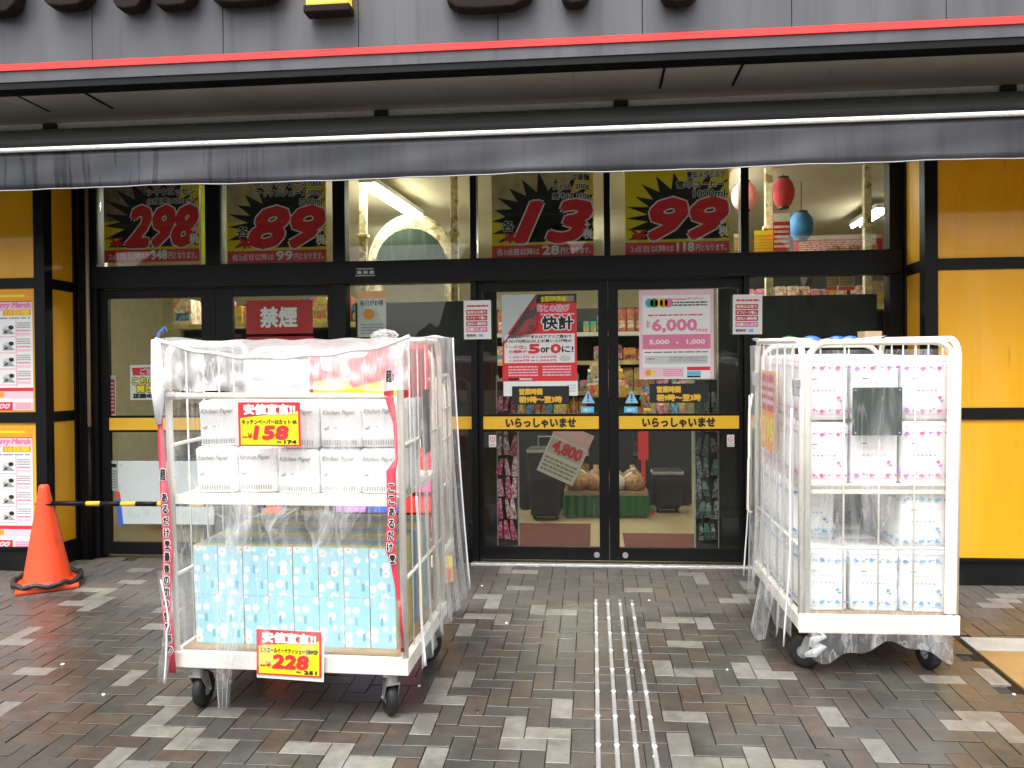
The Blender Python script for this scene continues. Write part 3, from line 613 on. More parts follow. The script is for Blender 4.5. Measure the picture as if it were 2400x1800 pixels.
# fluorescent lamps
def lamp(label, p, q, power, z=3.0):
    p, q = Vector((p.x, p.y, z)), Vector((q.x, q.y, z)); L = (q-p).length; ang = math.atan2(q.y-p.y, q.x-p.x)
    t = thing('fluorescent_lamp', label, 'ceiling lamp', 'fluorescent lamps inside the shop', T(*((p+q)/2)) @ RZ(ang))
    b = MB(); b.box(-L/2-.02, L/2+.02, -.075, .075, .03, .075); b.build('housing', M['white'], t, bevel=.004)
    for s_ in (-1, 1): b = MB(); b.cyl((-L/2, s_*.045, .012), (L/2, s_*.045, .012), .014, 10); b.build('tube', M['tube'], t, smooth=True)
    b = MB(); b.cyl((-L/2+.1, 0, .075), (-L/2+.1, 0, .118), .006, 6); b.cyl((L/2-.1, 0, .075), (L/2-.1, 0, .118), .006, 6); b.build('hanger', M['steel'], t)
    li = bpy.data.lights.new('tube_light', 'AREA'); li.shape = 'RECTANGLE'; li.size = L; li.size_y = .12; li.energy = power; li.color = (1, .93, .7)
    lo = bpy.data.objects.new('tube_light', li); COL.objects.link(lo); lo.parent = t; lo.location = (0, 0, -.02)
    return t
PWR = 7
lamp('twin tube lamp slanting behind the window without a price poster', W(862, 418, 6.85), W(975, 500, 8.25), PWR)
lamp('twin tube lamp end showing low in the window with the lanterns', W(2008, 552, 9.5), W(2070, 515, 8.55), PWR)
lamp('twin tube lamp hidden above the coffee milk price poster', Vector((1.0, 6.7, 0)), Vector((1.12, 8.0, 0)), PWR)
lamp('twin tube lamp hidden above the noodle price poster', Vector((-.3, 9.2, 0)), Vector((-.25, 10.6, 0)), PWR)
lamp('twin tube lamp hidden above the sausage price poster', Vector((-3.1, 7.0, 0)), Vector((-3.1, 8.3, 0)), PWR)
lamp('twin tube lamp hidden above the fruit juice price poster', Vector((-2.2, 9.4, 0)), Vector((-2.2, 10.8, 0)), PWR)
# mats
for (x0, x1, y0, y1, lab) in ((W(1180, 1260, 7.2).x, W(1392, 1260, 7.2).x-.03, 6.55, 7.75, 'larger maroon door mat behind the door with the red poster'), (W(1462, 1260, 7).x, W(1660, 1260, 7).x, 6.5, 7.3, 'smaller maroon door mat behind the door with the pink poster')):
    b = MB(); b.box(x0, x1, y0, y1, 0, .008); o = b.build('door_mat', M['mat'], None, bevel=.002); tag(o, lab, 'mat')

# goods on inner shelves
GOODC = [(.5, .06, .05), (.55, .35, .05), (.1, .25, .45), (.55, .52, .45), (.1, .35, .15), (.6, .2, .05), (.35, .3, .2), (.55, .15, .3), (.06, .06, .07), (.45, .42, .1)]
GM = [mat('carton print %d' % i, c, .45, var=.6, vscale=26, dirt=GOODC[(i*7+4) % 10], dscale=20, dlo=.5, dhi=.58) for i, c in enumerate(GOODC)]
gshape = {}
def good(x, y, z, w, d, h, ci, label, group):
    key = (round(w, 2), round(h, 2), ci)
    if key not in gshape:
        b = MB(); w2, h2 = key[0]/2, key[1]
        b.box(-w2, w2, 0, d, 0, h2*.93, 0); b.box(-w2*.82, w2*.82, .012, d-.012, h2*.93, h2, 0)
        b.quad((-w2*.8, -.001, h2*.2), (w2*.8, -.001, h2*.2), (w2*.8, -.001, h2*.5), (-w2*.8, -.001, h2*.5), 1)
        gshape[key] = b.mesh('packaged_goods', [GM[ci], GM[(ci*3+3) % 10]])
    o = link('packaged_goods', gshape[key]); o.location = (x, y, z); tag(o, label, 'goods', group); return o
def gondola(label, x0, x1, y, levels, glabel, group, hmax=2.0, dp=.4):
    t = thing('shelf_unit', label, 'shelf', None, T(0, 0, 0))
    b = MB(); b.box(x0, x1, y+dp, y+dp+.03, 0, hmax); b.build('back_panel', M['dark'], t)
    for x in (x0, x1-.03): b = MB(); b.box(x, x+.03, y+dp-.04, y+dp, 0, hmax+.05); b.build('upright', M['grey'], t)
    for z in levels:
        b = MB(); b.box(x0+.031, x1-.031, y, y+dp-.001, z-.025, z); b.build('shelf_board', M['lgrey'], t)
        b = MB(); b.box(x0+.031, x1-.031, y-.012, y-.001, z-.035, z+.012); b.build('price_rail', M['straw'] if random.random() < .4 else M['lgrey'], t)
        x = x0+.07
        nxt = min([q for q in levels if q > z]+[hmax+.1])
        while x < x1-.14:
            w = random.choice((.08, .1, .12, .15, .18)); h = round(min(nxt-z-.07, random.uniform(.14, .3)), 2); rep = random.choice((1, 2, 3)); ci = random.randrange(10)
            for _ in range(rep):
                if x+w > x1-.05: break
                (random.random() > .1) and good(x+w/2, y+.015+random.uniform(0, .07), z+.0005, w-.008, .22, h, ci, glabel, group); x += w
    return t
LV = [.15, .5, .85, 1.2, 1.55, 1.88]
gondola('long lit shelf unit of boxed goods seen through the centre doors', -1.9, 1.05, 9.6, LV, 'boxed goods on the long shelf behind the centre doors', 'goods on the long inner shelf', 2.2)
gondola('shelf unit of boxed goods behind the doors left of the cart', -3.95, -2.0, 7.3, LV, 'boxed goods on the shelf behind the plain banded doors', 'goods behind the banded doors', 2.1)
gondola('tall shelf unit of boxed goods under the lanterns', 1.3, 3.6, 8.4, [.15, .6, 1.1, 1.6, 2.05], 'boxed goods on the tall shelf under the lanterns', 'goods under the lanterns', 2.5)

# produce table with netted oranges, tilted price card, racks beside the doors
tb = thing('produce_table', 'low table with green skirt heaped with netted fruit inside the doors', 'table')
xa, xb = W(1322, 1200, 8.1).x, W(1520, 1200, 8.1).x
b = MB(); b.box(xa, xb, 8.1, 8.75, .22, .26); b.build('table_top', M['ply'], tb)
b = MB(); b.grid(lambda u, v: (xa-.01+(xb-xa+.02)*u, 8.09+.012*math.sin(u*60), .22-.2*v), 60, 2); b.build('skirt', M['green'], tb)
for x in (xa+.03, xb-.03):
    for y in (8.14, 8.7): b = MB(); b.box(x-.02, x+.02, y-.02, y+.02, 0, .22); b.build('leg', M['grey'], tb)
M['net'] = mat('orange netting', (.4, .16, .05), .6, var=.7, vscale=40, dirt=(.35, .3, .2), dscale=30, dlo=.5, dhi=.56)
b = MB(); b.lathe([(0, 0), (.09, .01), (.11, .06), (.095, .115), (.05, .15), (.018, .165), (.03, .2), (0, .2)], 14); nm = b.mesh('fruit_bag', M['net'], True); nm2 = nm.copy(); nm2.materials[0] = M['lgrey']
for k in range(16):
    o = link('fruit_bag', nm2 if k % 5 == 2 else nm); x = xa+.13+(k % 4)*(xb-xa-.26)/3; y = 8.22+(k//4)*.14
    o.location = (x, y, .261+(.12 if k//4 >= 2 else 0)*0); o.rotation_euler = (0, 0, k)
    tag(o, 'netted bag of fruit heaped on the green skirted table' if k % 5 != 2 else 'pale paper wrapped bag among the netted fruit on the table', 'fruit bag', 'bags on the produce table' if k % 5 != 2 else 'pale bags on the produce table')
s = Sheet(.36, .5, 'white'); s.rect(0, 0, 1, .28, 'lpink').rect(.04, .32, .96, .6, 'lgrey').text('4,800', .14, .34, .9, .58, 'pred', .008).lines(.06, .66, .94, .96, 4, 'grey')
p = W(1325, 1062, 7.6); s.build('price_card', 'tilted white price card with red figures hanging inside the doors', 'price card', T(*p) @ RY(math.radians(24)) @ T(-.18, 0, -.25))
hk = MB(); hk.cyl((0, 0, 0), (0, 0, .9), .004, 6); o = hk.build('card_string', M['grey']); o.location = (p.x+.08, 7.6, p.z+.24); tag(o, 'thin string holding up the tilted price card', 'string')
def rack(label, x0, x1, y, mats_, glabel, group, n=7):
    t = thing('display_rack', label, 'rack', None, T(0, 0, 0)); b = MB(); b.box(x0, x1, y+.02, y+.05, .05, 1.35); b.build('panel', M['dark'], t)
    for x in (x0, x1): b = MB(); b.cyl((x, y+.035, 0), (x, y+.035, 1.4), .012, 8); b.build('post', M['grey'], t)
    for k in range(n):
        z = .12+k*1.15/n
        for i in range(3):
            x = x0+(i+.5+random.uniform(-.2, .2))*(x1-x0)/3; h = 1.1/n; sc1, sc2, lean = random.uniform(.7, 1.25), random.uniform(.75, 1.2), random.uniform(-.25, .25)
            b = MB(); w = (x1-x0)/3*.46
            b.add([(x-w, y-.012, z), (x+w, y-.012, z), (x+w*.9, y-.022, z+h*.45), (x-w*.9, y-.022, z+h*.45), (x+w*.5, y-.002, z+h*.9), (x-w*.5, y-.002, z+h*.9), (x-w, y+.016, z), (x+w, y+.016, z), (x+w*.5, y+.012, z+h*.9), (x-w*.5, y+.012, z+h*.9)],
                  [(0, 1, 2, 3), (3, 2, 4, 5), (6, 9, 8, 7), (1, 7, 8, 4, 2), (0, 3, 5, 9, 6), (0, 6, 7, 1), (4, 8, 9, 5)])
            cz = z+h*.4; b.v = [(x+(a_-x)*sc1+(c_-cz)*lean, b_, cz+(c_-cz)*sc2) for a_, b_, c_ in b.v]; o = b.build('hanging_pack', random.choice(mats_)); tag(o, glabel, 'pack', group)
M['hp1'] = mat('pink pack print', (.45, .12, .2), .4, var=.7, vscale=60, dirt=(.6, .5, .5), dscale=45, dlo=.5, dhi=.55); M['hp2'] = mat('magenta pack print', (.4, .03, .1), .4, var=.7, vscale=60, dirt=(.5, .3, .35), dscale=50, dlo=.52, dhi=.57); M['hp3'] = mat('white pack print', (.5, .45, .42), .4, var=.6, vscale=60, dirt=(.4, .05, .1), dscale=45, dlo=.5, dhi=.55)
M['hd1'] = mat('dark pack print', (.05, .06, .06), .35, var=.7, vscale=60, dirt=(.25, .25, .22), dscale=50, dlo=.55, dhi=.6); M['hd2'] = mat('green black pack print', (.04, .1, .09), .35, var=.7, vscale=60, dirt=(.4, .2, .05), dscale=45, dlo=.6, dhi=.64); M['hd3'] = mat('grey pack print', (.2, .2, .19), .4, var=.6, vscale=60, dirt=(.03, .03, .03), dscale=50, dlo=.48, dhi=.54)
rack('rack of pink packs hanging just inside the door with the red poster', W(1166, 1150, 6.4).x, W(1212, 1150, 6.4).x, 6.42, [M['hp1'], M['hp2'], M['hp3']], 'pink or white pack hanging on the rack inside the red poster door', 'packs on the pink rack')
rack('rack of dark packs hanging just inside the door with the pink poster', W(1632, 1150, 6.4).x, W(1684, 1150, 6.4).x, 6.42, [M['hd1'], M['hd2'], M['hd3']], 'dark pack hanging on the rack inside the pink poster door', 'packs on the dark rack')
# dark luggage and black bins
for i, (x0, x1, y0, y1, yd, lab) in enumerate(((1236, 1318, 1040, 1192, 7.9, 'tall dark suitcase standing inside the door with the red poster'), (1530, 1602, 1092, 1190, 8.4, 'black tapered bin standing inside the door with the pink poster'))):
    a, b_ = W(x0, y1, yd), W(x1, y0, yd); t = thing('suitcase' if i == 0 else 'bin', lab, 'suitcase' if i == 0 else 'bin'); w = b_.x-a.x
    b = MB(); h = b_.z-.04
    b.add([(a.x+.03, yd, .04), (b_.x-.03, yd, .04), (b_.x, yd, h), (a.x, yd, h), (a.x+.03, yd+.25, .04), (b_.x-.03, yd+.25, .04), (b_.x, yd+.25, h), (a.x, yd+.25, h)], [(0, 1, 2, 3), (5, 4, 7, 6), (1, 5, 6, 2), (4, 0, 3, 7), (3, 2, 6, 7), (4, 5, 1, 0)])
    b.build('body', M['ink'], t, bevel=.03)
    b = MB(); b.box(a.x-.004, b_.x+.004, yd-.012, yd+.262, h-.05, h-.02); b.build('rim', M['grey'], t, bevel=.004)
    for x in (a.x+.06, b_.x-.06):
        b = MB(); b.cyl((x-.015, yd+.125, .026), (x+.015, yd+.125, .026), .026, 12); b.build('wheel', M['rubber'], t)
    if i == 0: b = MB(); b.tube([(a.x+w*.3, yd+.12, h), (a.x+w*.3, yd+.12, h+.1), (a.x+w*.7, yd+.12, h+.1), (a.x+w*.7, yd+.12, h)], .008, 6); b.build('handle', M['grey'], t)
rp = MB(); x = W(1508, 1100, 8.3).x; rp.box(x-.02, x+.02, 8.3, 8.34, 0, 1.0); rp.box(x-.1, x+.1, 8.28, 8.36, 0, .02); rp.box(x-.05, x+.05, 8.295, 8.299, .55, .98); o = rp.build('sign_stand', M['pred'], None, bevel=.003); tag(o, 'red post stand inside the door with the pink poster', 'stand')

# heaps of mixed goods between the doors and the long shelf, dark panels inside the doors, pale posts for the lit window edges
rg = random.Random(21)
for (cx, yy, w_, zt, lab, glab, n_) in ((-.52, 8.55, .5, 1.0, 'dark goods table behind the tilted price card', 'jumbled packet heaped on the dark table behind the tilted card', 26), (.78, 8.9, .55, .9, 'dark goods table behind the black bin', 'jumbled packet heaped on the dark table behind the black bin', 24), (.2, 9.1, .5, 1.15, 'dark goods table behind the netted fruit', 'jumbled packet heaped on the dark table behind the fruit', 26)):
    t = thing('goods_table', lab, 'table', None, T(cx, yy, 0))
    b = MB(); b.box(-w_/2, w_/2, 0, .36, zt-.04, zt); b.build('top', M['dark'], t); b = MB(); b.box(-w_/2+.01, w_/2-.01, .01, .35, .02, zt-.041); b.build('skirt_panel', M['dark'], t)
    for k in range(n_):
        w2, h2, d2 = rg.uniform(.03, .075), rg.uniform(.05, .13), rg.uniform(.02, .05); b = MB()
        b.add([(-w2, -d2, 0), (w2, -d2, 0), (w2, d2, 0), (-w2, d2, 0), (-w2*.9, -d2*.6, h2*1.4), (w2*.9, -d2*.6, h2*1.4), (w2*.9, d2*.6, h2*1.4), (-w2*.9, d2*.6, h2*1.4), (-w2*.95, 0, h2*1.7), (w2*.95, 0, h2*1.7)],
              [(0, 1, 5, 4), (1, 2, 6, 9, 5), (2, 3, 7, 6), (3, 0, 4, 8, 7), (4, 5, 9, 8), (6, 7, 8, 9), (3, 2, 1, 0)])
        o = b.build('goods_packet', GM[rg.randrange(10)]); lay = k//9
        o.matrix_world = T(cx+rg.uniform(-w_/2+.06, w_/2-.06), yy+.05+.1*lay+rg.uniform(0, .05), zt+.001+lay*.1) @ RZ(rg.uniform(-.5, .5)) @ RY(rg.uniform(-.3, .3)); tag(o, glab, 'packet', glab.split(' on ')[-1])
for (x0, x1, lab) in ((1126, 1166, 'dark panel just inside the door with the red poster'), (1686, 1742, 'dark panel just inside the door with the pink poster')):
    b = MB(); b.box(W(x0, 1000, 6.46).x, W(x1, 1000, 6.46).x, 6.46, 6.5, 0, 2.05); o = b.build('dark_panel', M['dark'], None, bevel=.003); tag(o, lab, 'panel')  # plain dark panel added behind the outer end of each centre door
M['mint'] = mat('pale mint lit edge tone', (.45, .62, .52), .5, var=.15)  # pale tone stands in for the brightly lit window edges
for (px_, lab) in ((478, 'pale mint post added for the lit edge beside the sausage price poster'), (525, 'pale mint post added for the lit edge beside the fruit juice price poster'), (236, 'pale mint post added at the end of the upper windows beside the sausage poster')):
    x = W(px_, 500, 6.5).x; b = MB(); b.box(x-.028, x+.028, 6.5, 6.55, 0, 3.119); b.box(x-.04, x+.04, 6.49, 6.56, 2.95, 2.98); b.box(x-.045, x+.045, 6.48, 6.57, 0, .015); o = b.build('shop_post', M['mint'], None, bevel=.004); tag(o, lab, 'post')
# ceiling things in the upper windows: posts, lanterns, paper arch, flyers
for (px_, yd, lab) in ((849, 7.0, 'pale post beside the twin tube lamp behind the upper window'), (1064, 7.0, 'pale post at the far edge of the window with the paper arch'), (1803, 7.1, 'pale post beside the red lantern'), (2035, 7.1, 'pale post near the low lamp in the lantern window')):
    x = W(px_, 500, yd).x; b = MB(); b.box(x-.03, x+.03, yd, yd+.06, 0, 3.119); b.box(x-.045, x+.045, yd-.015, yd+.075, 2.6, 2.63); b.box(x-.05, x+.05, yd-.02, yd+.08, 0, .02)
    o = b.build('shop_post', M['suds'], None, bevel=.004); tag(o, lab, 'post')
def lantern(px_, py_, yd, rx, h, m1, lab):
    p = W(px_, py_, yd); t = thing('paper_lantern', lab, 'lantern', None, T(p.x, p.y, p.z)); n = 9
    b = MB(); b.lathe([(rx*(.45+.55*math.sin(math.pi*k/n)**.7)*(1+.025*(k % 2)), -h/2+h*k/n) for k in range(n+1)], 20); b.build('paper_shade', M[m1], t, smooth=True)
    for z in (-h/2, h/2): b = MB(); b.cyl((0, 0, z-.012), (0, 0, z+.012), rx*.5, 16); b.build('rim', M['ink'], t)
    b = MB(); b.cyl((0, 0, h/2), (0, 0, 3.1-p.z), .004, 5); b.build('cord', M['ink'], t)
lantern(1836, 452, 7.3, .093, .25, 'lantern_red', 'red paper lantern with black rims hanging by the upper window')
lantern(1744, 460, 7.3, .105, .24, 'lantern_pink', 'faded pink paper lantern behind the upper window bar')
lantern(1878, 530, 7.6, .11, .24, 'lantern_blue', 'blue paper lantern hanging lower than the red one')
ar = thing('paper_arch', 'patchwork paper arch with dark green opening behind the upper window', 'arch display')
pc = W(968, 618, 7.6); R_ = .40; OPN = .33
b = MB(); b.tube([(pc.x+R_*.82*math.cos(a), 7.6, pc.z-.02+R_*.95*math.sin(a)) for a in [math.pi*k/20 for k in range(21)]], .1, 12); b.build('arch_roll', M['suds'], ar, smooth=True)
b = MB(); b.prism([(pc.x+OPN*math.cos(a), pc.z-.02+OPN*math.sin(a)) for a in [math.pi*k/14 for k in range(15)]], 7.5, 7.54); b.build('dark_opening', M['plate'], ar)
b = MB(); b.box(pc.x-.42, pc.x-.3, 7.55, 7.65, 0, pc.z-.021); b.box(pc.x+.3, pc.x+.42, 7.55, 7.65, 0, pc.z-.021); b.build('leg', M['suds'], ar)
for (x0, y0, x1, y1, yd, c1, c2, lab) in ((1768, 540, 1815, 592, 7.0, 'porange', 'pyellow', 'orange and yellow flyer hanging low in the lantern window'), (1812, 500, 1852, 588, 6.95, 'pred', 'white', 'red flyer with white rows hanging under the red lantern'), (1720, 548, 1737, 590, 6.9, 'porange', 'white', 'narrow orange flyer beside the pale window bar'), (1860, 552, 2068, 590, 8.0, 'dred', 'straw', 'long dull red banner low across the lantern window')):
    s = px_sheet(x0, y0, x1, y1, yd, c1); s.rect(0, 0, 1, .22, c2).lines(.06, .3, .94, .95, 5, c2); s.build('hanging_flyer', lab, 'flyer', s.at)

# ------------------------------------------------------------------ price posters in the upper windows
def burst(s, c, n=22, seed=1):
    rnd = random.Random(seed); pts = []
    for k in range(2*n):
        a = 2*math.pi*k/(2*n); rr = (1.0 if k % 2 == 0 else .62)*rnd.uniform(.88, 1.12)
        u, v = c[0]+.62*rr*math.cos(a), c[1]+.42*rr*math.sin(a); pts.append((min(1, max(0, u)), min(.86, max(.08, v))))
    s.fan(c, pts, 'ink', 2)
def price_poster(x0, x1, yb, big, foot, footnum, lines_, each, photo, label, seed, skew=0):
    Yp = D+.062
    hpx = 255; s = px_sheet(x0, yb-hpx, x1, yb, Yp, 'pyellow')
    s.rect(0, 0, .8, .62, photo, 1); burst(s, (.56, .66), 22, seed)
    s.rect(0, .885, 1, 1, 'pred', 3)
    nb = len(big); u0, u1 = .24, .97
    s.text(big, u0, .5, u1, .85, 'white', .032, 4, .28); s.text(big, u0, .5, u1, .85, 'pred', .021, 5, .28)
    s.text('¥', .06 if not each else .12, .77, .2 if not each else .24, .86, 'pred', .004, 5)
    if each: s.text('各', .1, .66, .22, .75, 'white', .006, 4); s.text('各', .1, .66, .22, .75, 'ink', .002, 5)
    s.text('+', .915, .69, .965, .73, 'white', .003, 6); s.text('税', .9, .75, .985, .84, 'white', .003, 6)
    a, b_ = foot
    s.text(a, .05, .915, .47, .975, 'lpink', .002, 5); s.text(footnum, .5, .895, .66, .975, 'white', .004, 5); s.text(b_, .68, .915, .97, .975, 'lpink', .002, 5)
    v = .5-.085*len(lines_)
    for ln, w in lines_:
        s.text(ln, .96-w, v, .96, v+.062, 'white', .0055, 4); s.text(ln, .96-w, v, .96, v+.062, 'ink', .0015, 5); v += .085
    return s.build('price_poster', label, 'poster', s.at)
price_poster(243, 467, 614, '298', ('2点目以降は', '円となります。'), '348', [('シャウエッセン', .5), ('(2個束)127g×2', .5)], False, 'cellar', 'upper window price poster reading 298 in red on black burst', 3)
price_poster(532, 764, 616, '89', ('各2点目以降は', '円となります。'), '99', [('オレンジジュース100%', .66), ('アップルジュース100%', .66), ('1000ml', .22)], True, 'straw', 'upper window price poster reading 89 for fruit juice', 5)
price_poster(1152, 1391, 603, '13', ('各3点目以降は', '円となります。'), '28', [('中華麺', .16), ('うどん 200g', .36), ('焼そば 150g', .36)], True, 'straw', 'upper window price poster reading 13 for noodles', 8)
price_poster(1465, 1709, 596, '99', ('2点目以降は', '円となります。'), '118', [('雪印メグミルク', .36), ('雪印コーヒー', .46), ('1000ml', .3)], False, 'pyellow', 'upper window price poster reading 99 for coffee milk', 11)

# ------------------------------------------------------------------ signs and posters on the doors
Yg = D+.03+.017-.0025                     # outside face of the door glass
Yi = D+.03+.0255                          # inside face
s = px_sheet(577, 703, 733, 782, Yi, 'dred'); s.text('禁煙', .22, .22, .76, .8, 'white', .006); s.build('no_smoking_sign', 'red no smoking sign behind the second sliding door', 'sign', s.at)
s = px_sheet(577, 789, 735, 860, Yi, 'dred'); s.text('禁煙', .22, .3, .76, .8, 'white', .006); s.build('no_smoking_sign', 'second red sign hanging below the no smoking sign, mostly hidden by the cart', 'sign', s.at)
s = px_sheet(305, 855, 425, 937, Yi); s.poly([(.04, .08), (.97, .05), (.9, .3), (.06, .3)], 'pred'); s.text('ご注意のお', .2, .1, .86, .27, 'lpink', .003)
s.text('こちら', .05, .36, .48, .56, 'ink', .009).text('こちら', .05, .36, .48, .56, 'pyellow', .003, 4).text('自動', .53, .36, .9, .54, 'teal', .006)
s.text('開きません', .14, .6, .95, .78, 'ink', .008).text('開きません', .14, .6, .95, .78, 'pyellow', .003, 4).text('正面の入口より', .06, .83, .95, .94, 'ink', .004)
s.build('notice', 'white notice with red banner and yellow letters behind the plain banded door', 'notice', s.at)
s = px_sheet(252, 880, 271, 975, Yi, 'lgrey'); s.rect(.1, .1, .9, .95, 'dred').lines(.2, .15, .8, .9, 8, 'lgrey'); s.build('sticker', 'narrow red and grey sticker at the edge of the plain banded door', 'sticker', s.at)
s = px_sheet(257, 1080, 275, 1150, Yi, 'lgrey'); s.rect(.1, .1, .9, .22, 'ink').lines(.1, .3, .9, .95, 7, 'grey'); s.build('sticker', 'narrow grey sticker low beside the pale board', 'sticker', s.at)
for (x0, y0, x1, y1, tilt, lab) in ((1087, 704, 1151, 795, 0, 'white notice with four red bars on the post left of the red poster'), (1717, 690, 1786, 783, .01, 'creased white notice with four red bars on the post right of the pink poster')):
    s = px_sheet(x0, y0, x1, y1, D-.0145, 'white'); s.lines(.12, .1, .9, .2, 1, 'pred')
    for k, tx in enumerate(('転売はお断り', 'オフピーク購入', '店内入場制限', 'お願いします')):
        v = .24+.15*k; s.rect(.09, v, .86, v+.125, 'dred' if k < 3 else 'pink').text(tx, .13, v+.025, .82, v+.1, 'white', .0008)
    s.text('発売所', .1, .87, .45, .94, 'ink', .0006).rect(.55, .87, .7, .94, 'skyblue')
    s.build('notice', lab, 'notice', s.at @ RY(tilt))
# curling red poster
Yp = Yg-.003
s = px_sheet(1177, 690, 1352, 893, Yp, 'white')
s.rect(.0, .0, 1, 1, 'pred', 1).rect(.45, .0, 1, .1, 'ink', 2).text('全国同時開催!', .52, .02, .86, .085, 'pyellow', .001, 4)
s.rect(.84, .02, .97, .09, 'cellar', 3)
s.text('実との結び', .46, .12, .9, .2, 'white', .004, 3).text('実との結び', .46, .12, .9, .2, 'pink', .001, 4).lines(.52, .215, .97, .25, 1, 'lpink', 3)
s.text('快計', .54, .255, .95, .405, 'white', .012, 3).text('快計', .54, .255, .95, .405, 'ink', .004, 4)
s.rect(.03, .455, .97, .79, 'white', 2)
s.text('majicaカードまたはアプリご提示で', .08, .47, .93, .51, 'ink', .0007, 4).text('1,001円(税込)以上お買い上げ時の', .06, .52, .93, .56, 'ink', .0007, 4)
s.text('「一の位」', .05, .585, .32, .625, 'pred', .001, 4).text('の端数が', .09, .64, .33, .675, 'pred', .001, 4)
s.text('5', .36, .58, .5, .675, 'pred', .006, 4).text('or', .52, .615, .63, .67, 'ink', .0025, 4).text('0', .655, .58, .78, .675, 'pred', .006, 4).text('に!', .8, .6, .95, .67, 'ink', .002, 4)
s.rect(.05, .69, .93, .694, 'lgrey', 3).text('1,001円→1,000円', .1, .71, .72, .735, 'pred', .0008, 4).text('1,006円→1,005円', .1, .75, .72, .775, 'pred', .0008, 4)
s.disc(.84, .74, .075, .035, 'lgrey', 3)
s.lines(.08, .82, .48, .95, 4, 'lpink').lines(.54, .82, .92, .95, 4, 'lpink').rect(.08, .965, .22, .99, 'ink', 3).rect(.23, .965, .4, .99, 'lgrey', 3)
# the top left corner hangs loose: white back of paper triangle, rolled flap
s.poly([(-.005, -.002), (.46, -.002), (.03, .5), (-.005, .56)], 'pale', 6)
po = s.build('poster', 'red and white poster with curled corner on the centre door', 'poster', s.at)
w, h = s.w, s.h; b = MB()
def flap(u, v):                 # paper rolling over along the slanted fold
    p0 = Vector((.46*w, 0, h*1.0)); p1 = Vector((.0*w, 0, h*.42)); e = p0.lerp(p1, u)
    reach = (.2*math.sin(math.pi*min(1, u*1.25)**1.3)+.015)*w if u < .98 else .004
    dirn = Vector((.78, 0, -.62)); a = v*2.2
    return e+dirn*reach*v*1.15+Vector((0, -.006-.03*math.sin(a)*math.sin(math.pi*u), 0))
b.grid(flap, 16, 8); M['backprint'] = mat('show-through print', (.4, .05, .06), .5, var=.5, vscale=14, dirt=(.06, .05, .05), dscale=14, dlo=.47, dhi=.56)
b.build('curled_flap', M['backprint'], po, smooth=True)
# sheet under the poster
s = px_sheet(1180, 893.5, 1354, 928, Yp+.0012, 'white'); s.lines(.85, .2, .98, .8, 3, 'lgrey'); s.build('backing_paper', 'white paper edge showing under the curled red poster', 'paper', s.at)
# pink poster
s = px_sheet(1498, 679, 1673, 888, Yp, 'white')
s.rect(.0, .0, 1, .12, 'lpink', 1).rect(0, .12, .045, 1, 'lpink', 1).rect(.955, .12, 1, 1, 'lpink', 1).rect(.045, .06, .955, .5, 'white', 2)
for k, cc in enumerate(('teal', 'green', 'pyellow', 'porange', 'pink')): s.disc(.14+.065*k, .145, .055, .052, cc, 3)
s.text('majicaアプリ', .44, .09, .85, .12, 'pred', .0005, 4).lines(.44, .13, .92, .19, 2, 'ink', 3)
s.lines(.12, .27, .86, .3, 1, 'pred', 3).text('最大', .1, .34, .15, .42, 'pink', .0005, 4)
s.text('6,000', .18, .335, .77, .475, 'pink', .0055, 4).text('円分', .76, .44, .92, .475, 'pred', .0005, 4)
s.rect(.045, .5, .955, .665, 'pink', 2).text('5,000', .14, .56, .4, .615, 'white', .002, 4).text('1,000', .64, .56, .88, .615, 'white', .002, 4).text('+', .49, .58, .53, .605, 'white', .001, 4)
s.lines(.07, .69, .92, .71, 1, 'ink', 3).rect(.07, .74, .92, .83, 'lgrey', 2).text('majica', .1, .765, .2, .785, 'ink', .0003, 4).lines(.4, .75, .9, .81, 3, 'grey', 3)
s.rect(.045, .87, .6, .985, 'lpink', 2).disc(.12, .93, .045, .035, 'porange', 3).disc(.18, .93, .03, .03, 'pyellow', 4).lines(.32, .89, .58, .97, 4, 'pink', 3)
s.rect(.64, .865, .95, .905, 'pred', 3).rect(.64, .915, .82, .96, 'skyblue', 3).rect(.64, .965, .82, .985, 'ink', 3)
s.build('poster', 'pink and white poster reading 6,000 on the centre door', 'poster', s.at)
# opening hours
for (x0, y0, x1, y1, lab) in ((1200, 905, 1334, 948, 'black opening hours plate under the curled red poster'), (1522, 899, 1660, 944, 'black opening hours plate under the pink poster')):
    s = px_sheet(x0, y0, x1, y1, Yg-.004, 'ink'); s.text('営業時間', .13, .14, .53, .46, 'band', .003).text('朝9時〜翌3時', .13, .56, .87, .9, 'band', .003)
    s.build('opening_hours_plate', lab, 'sign', s.at)
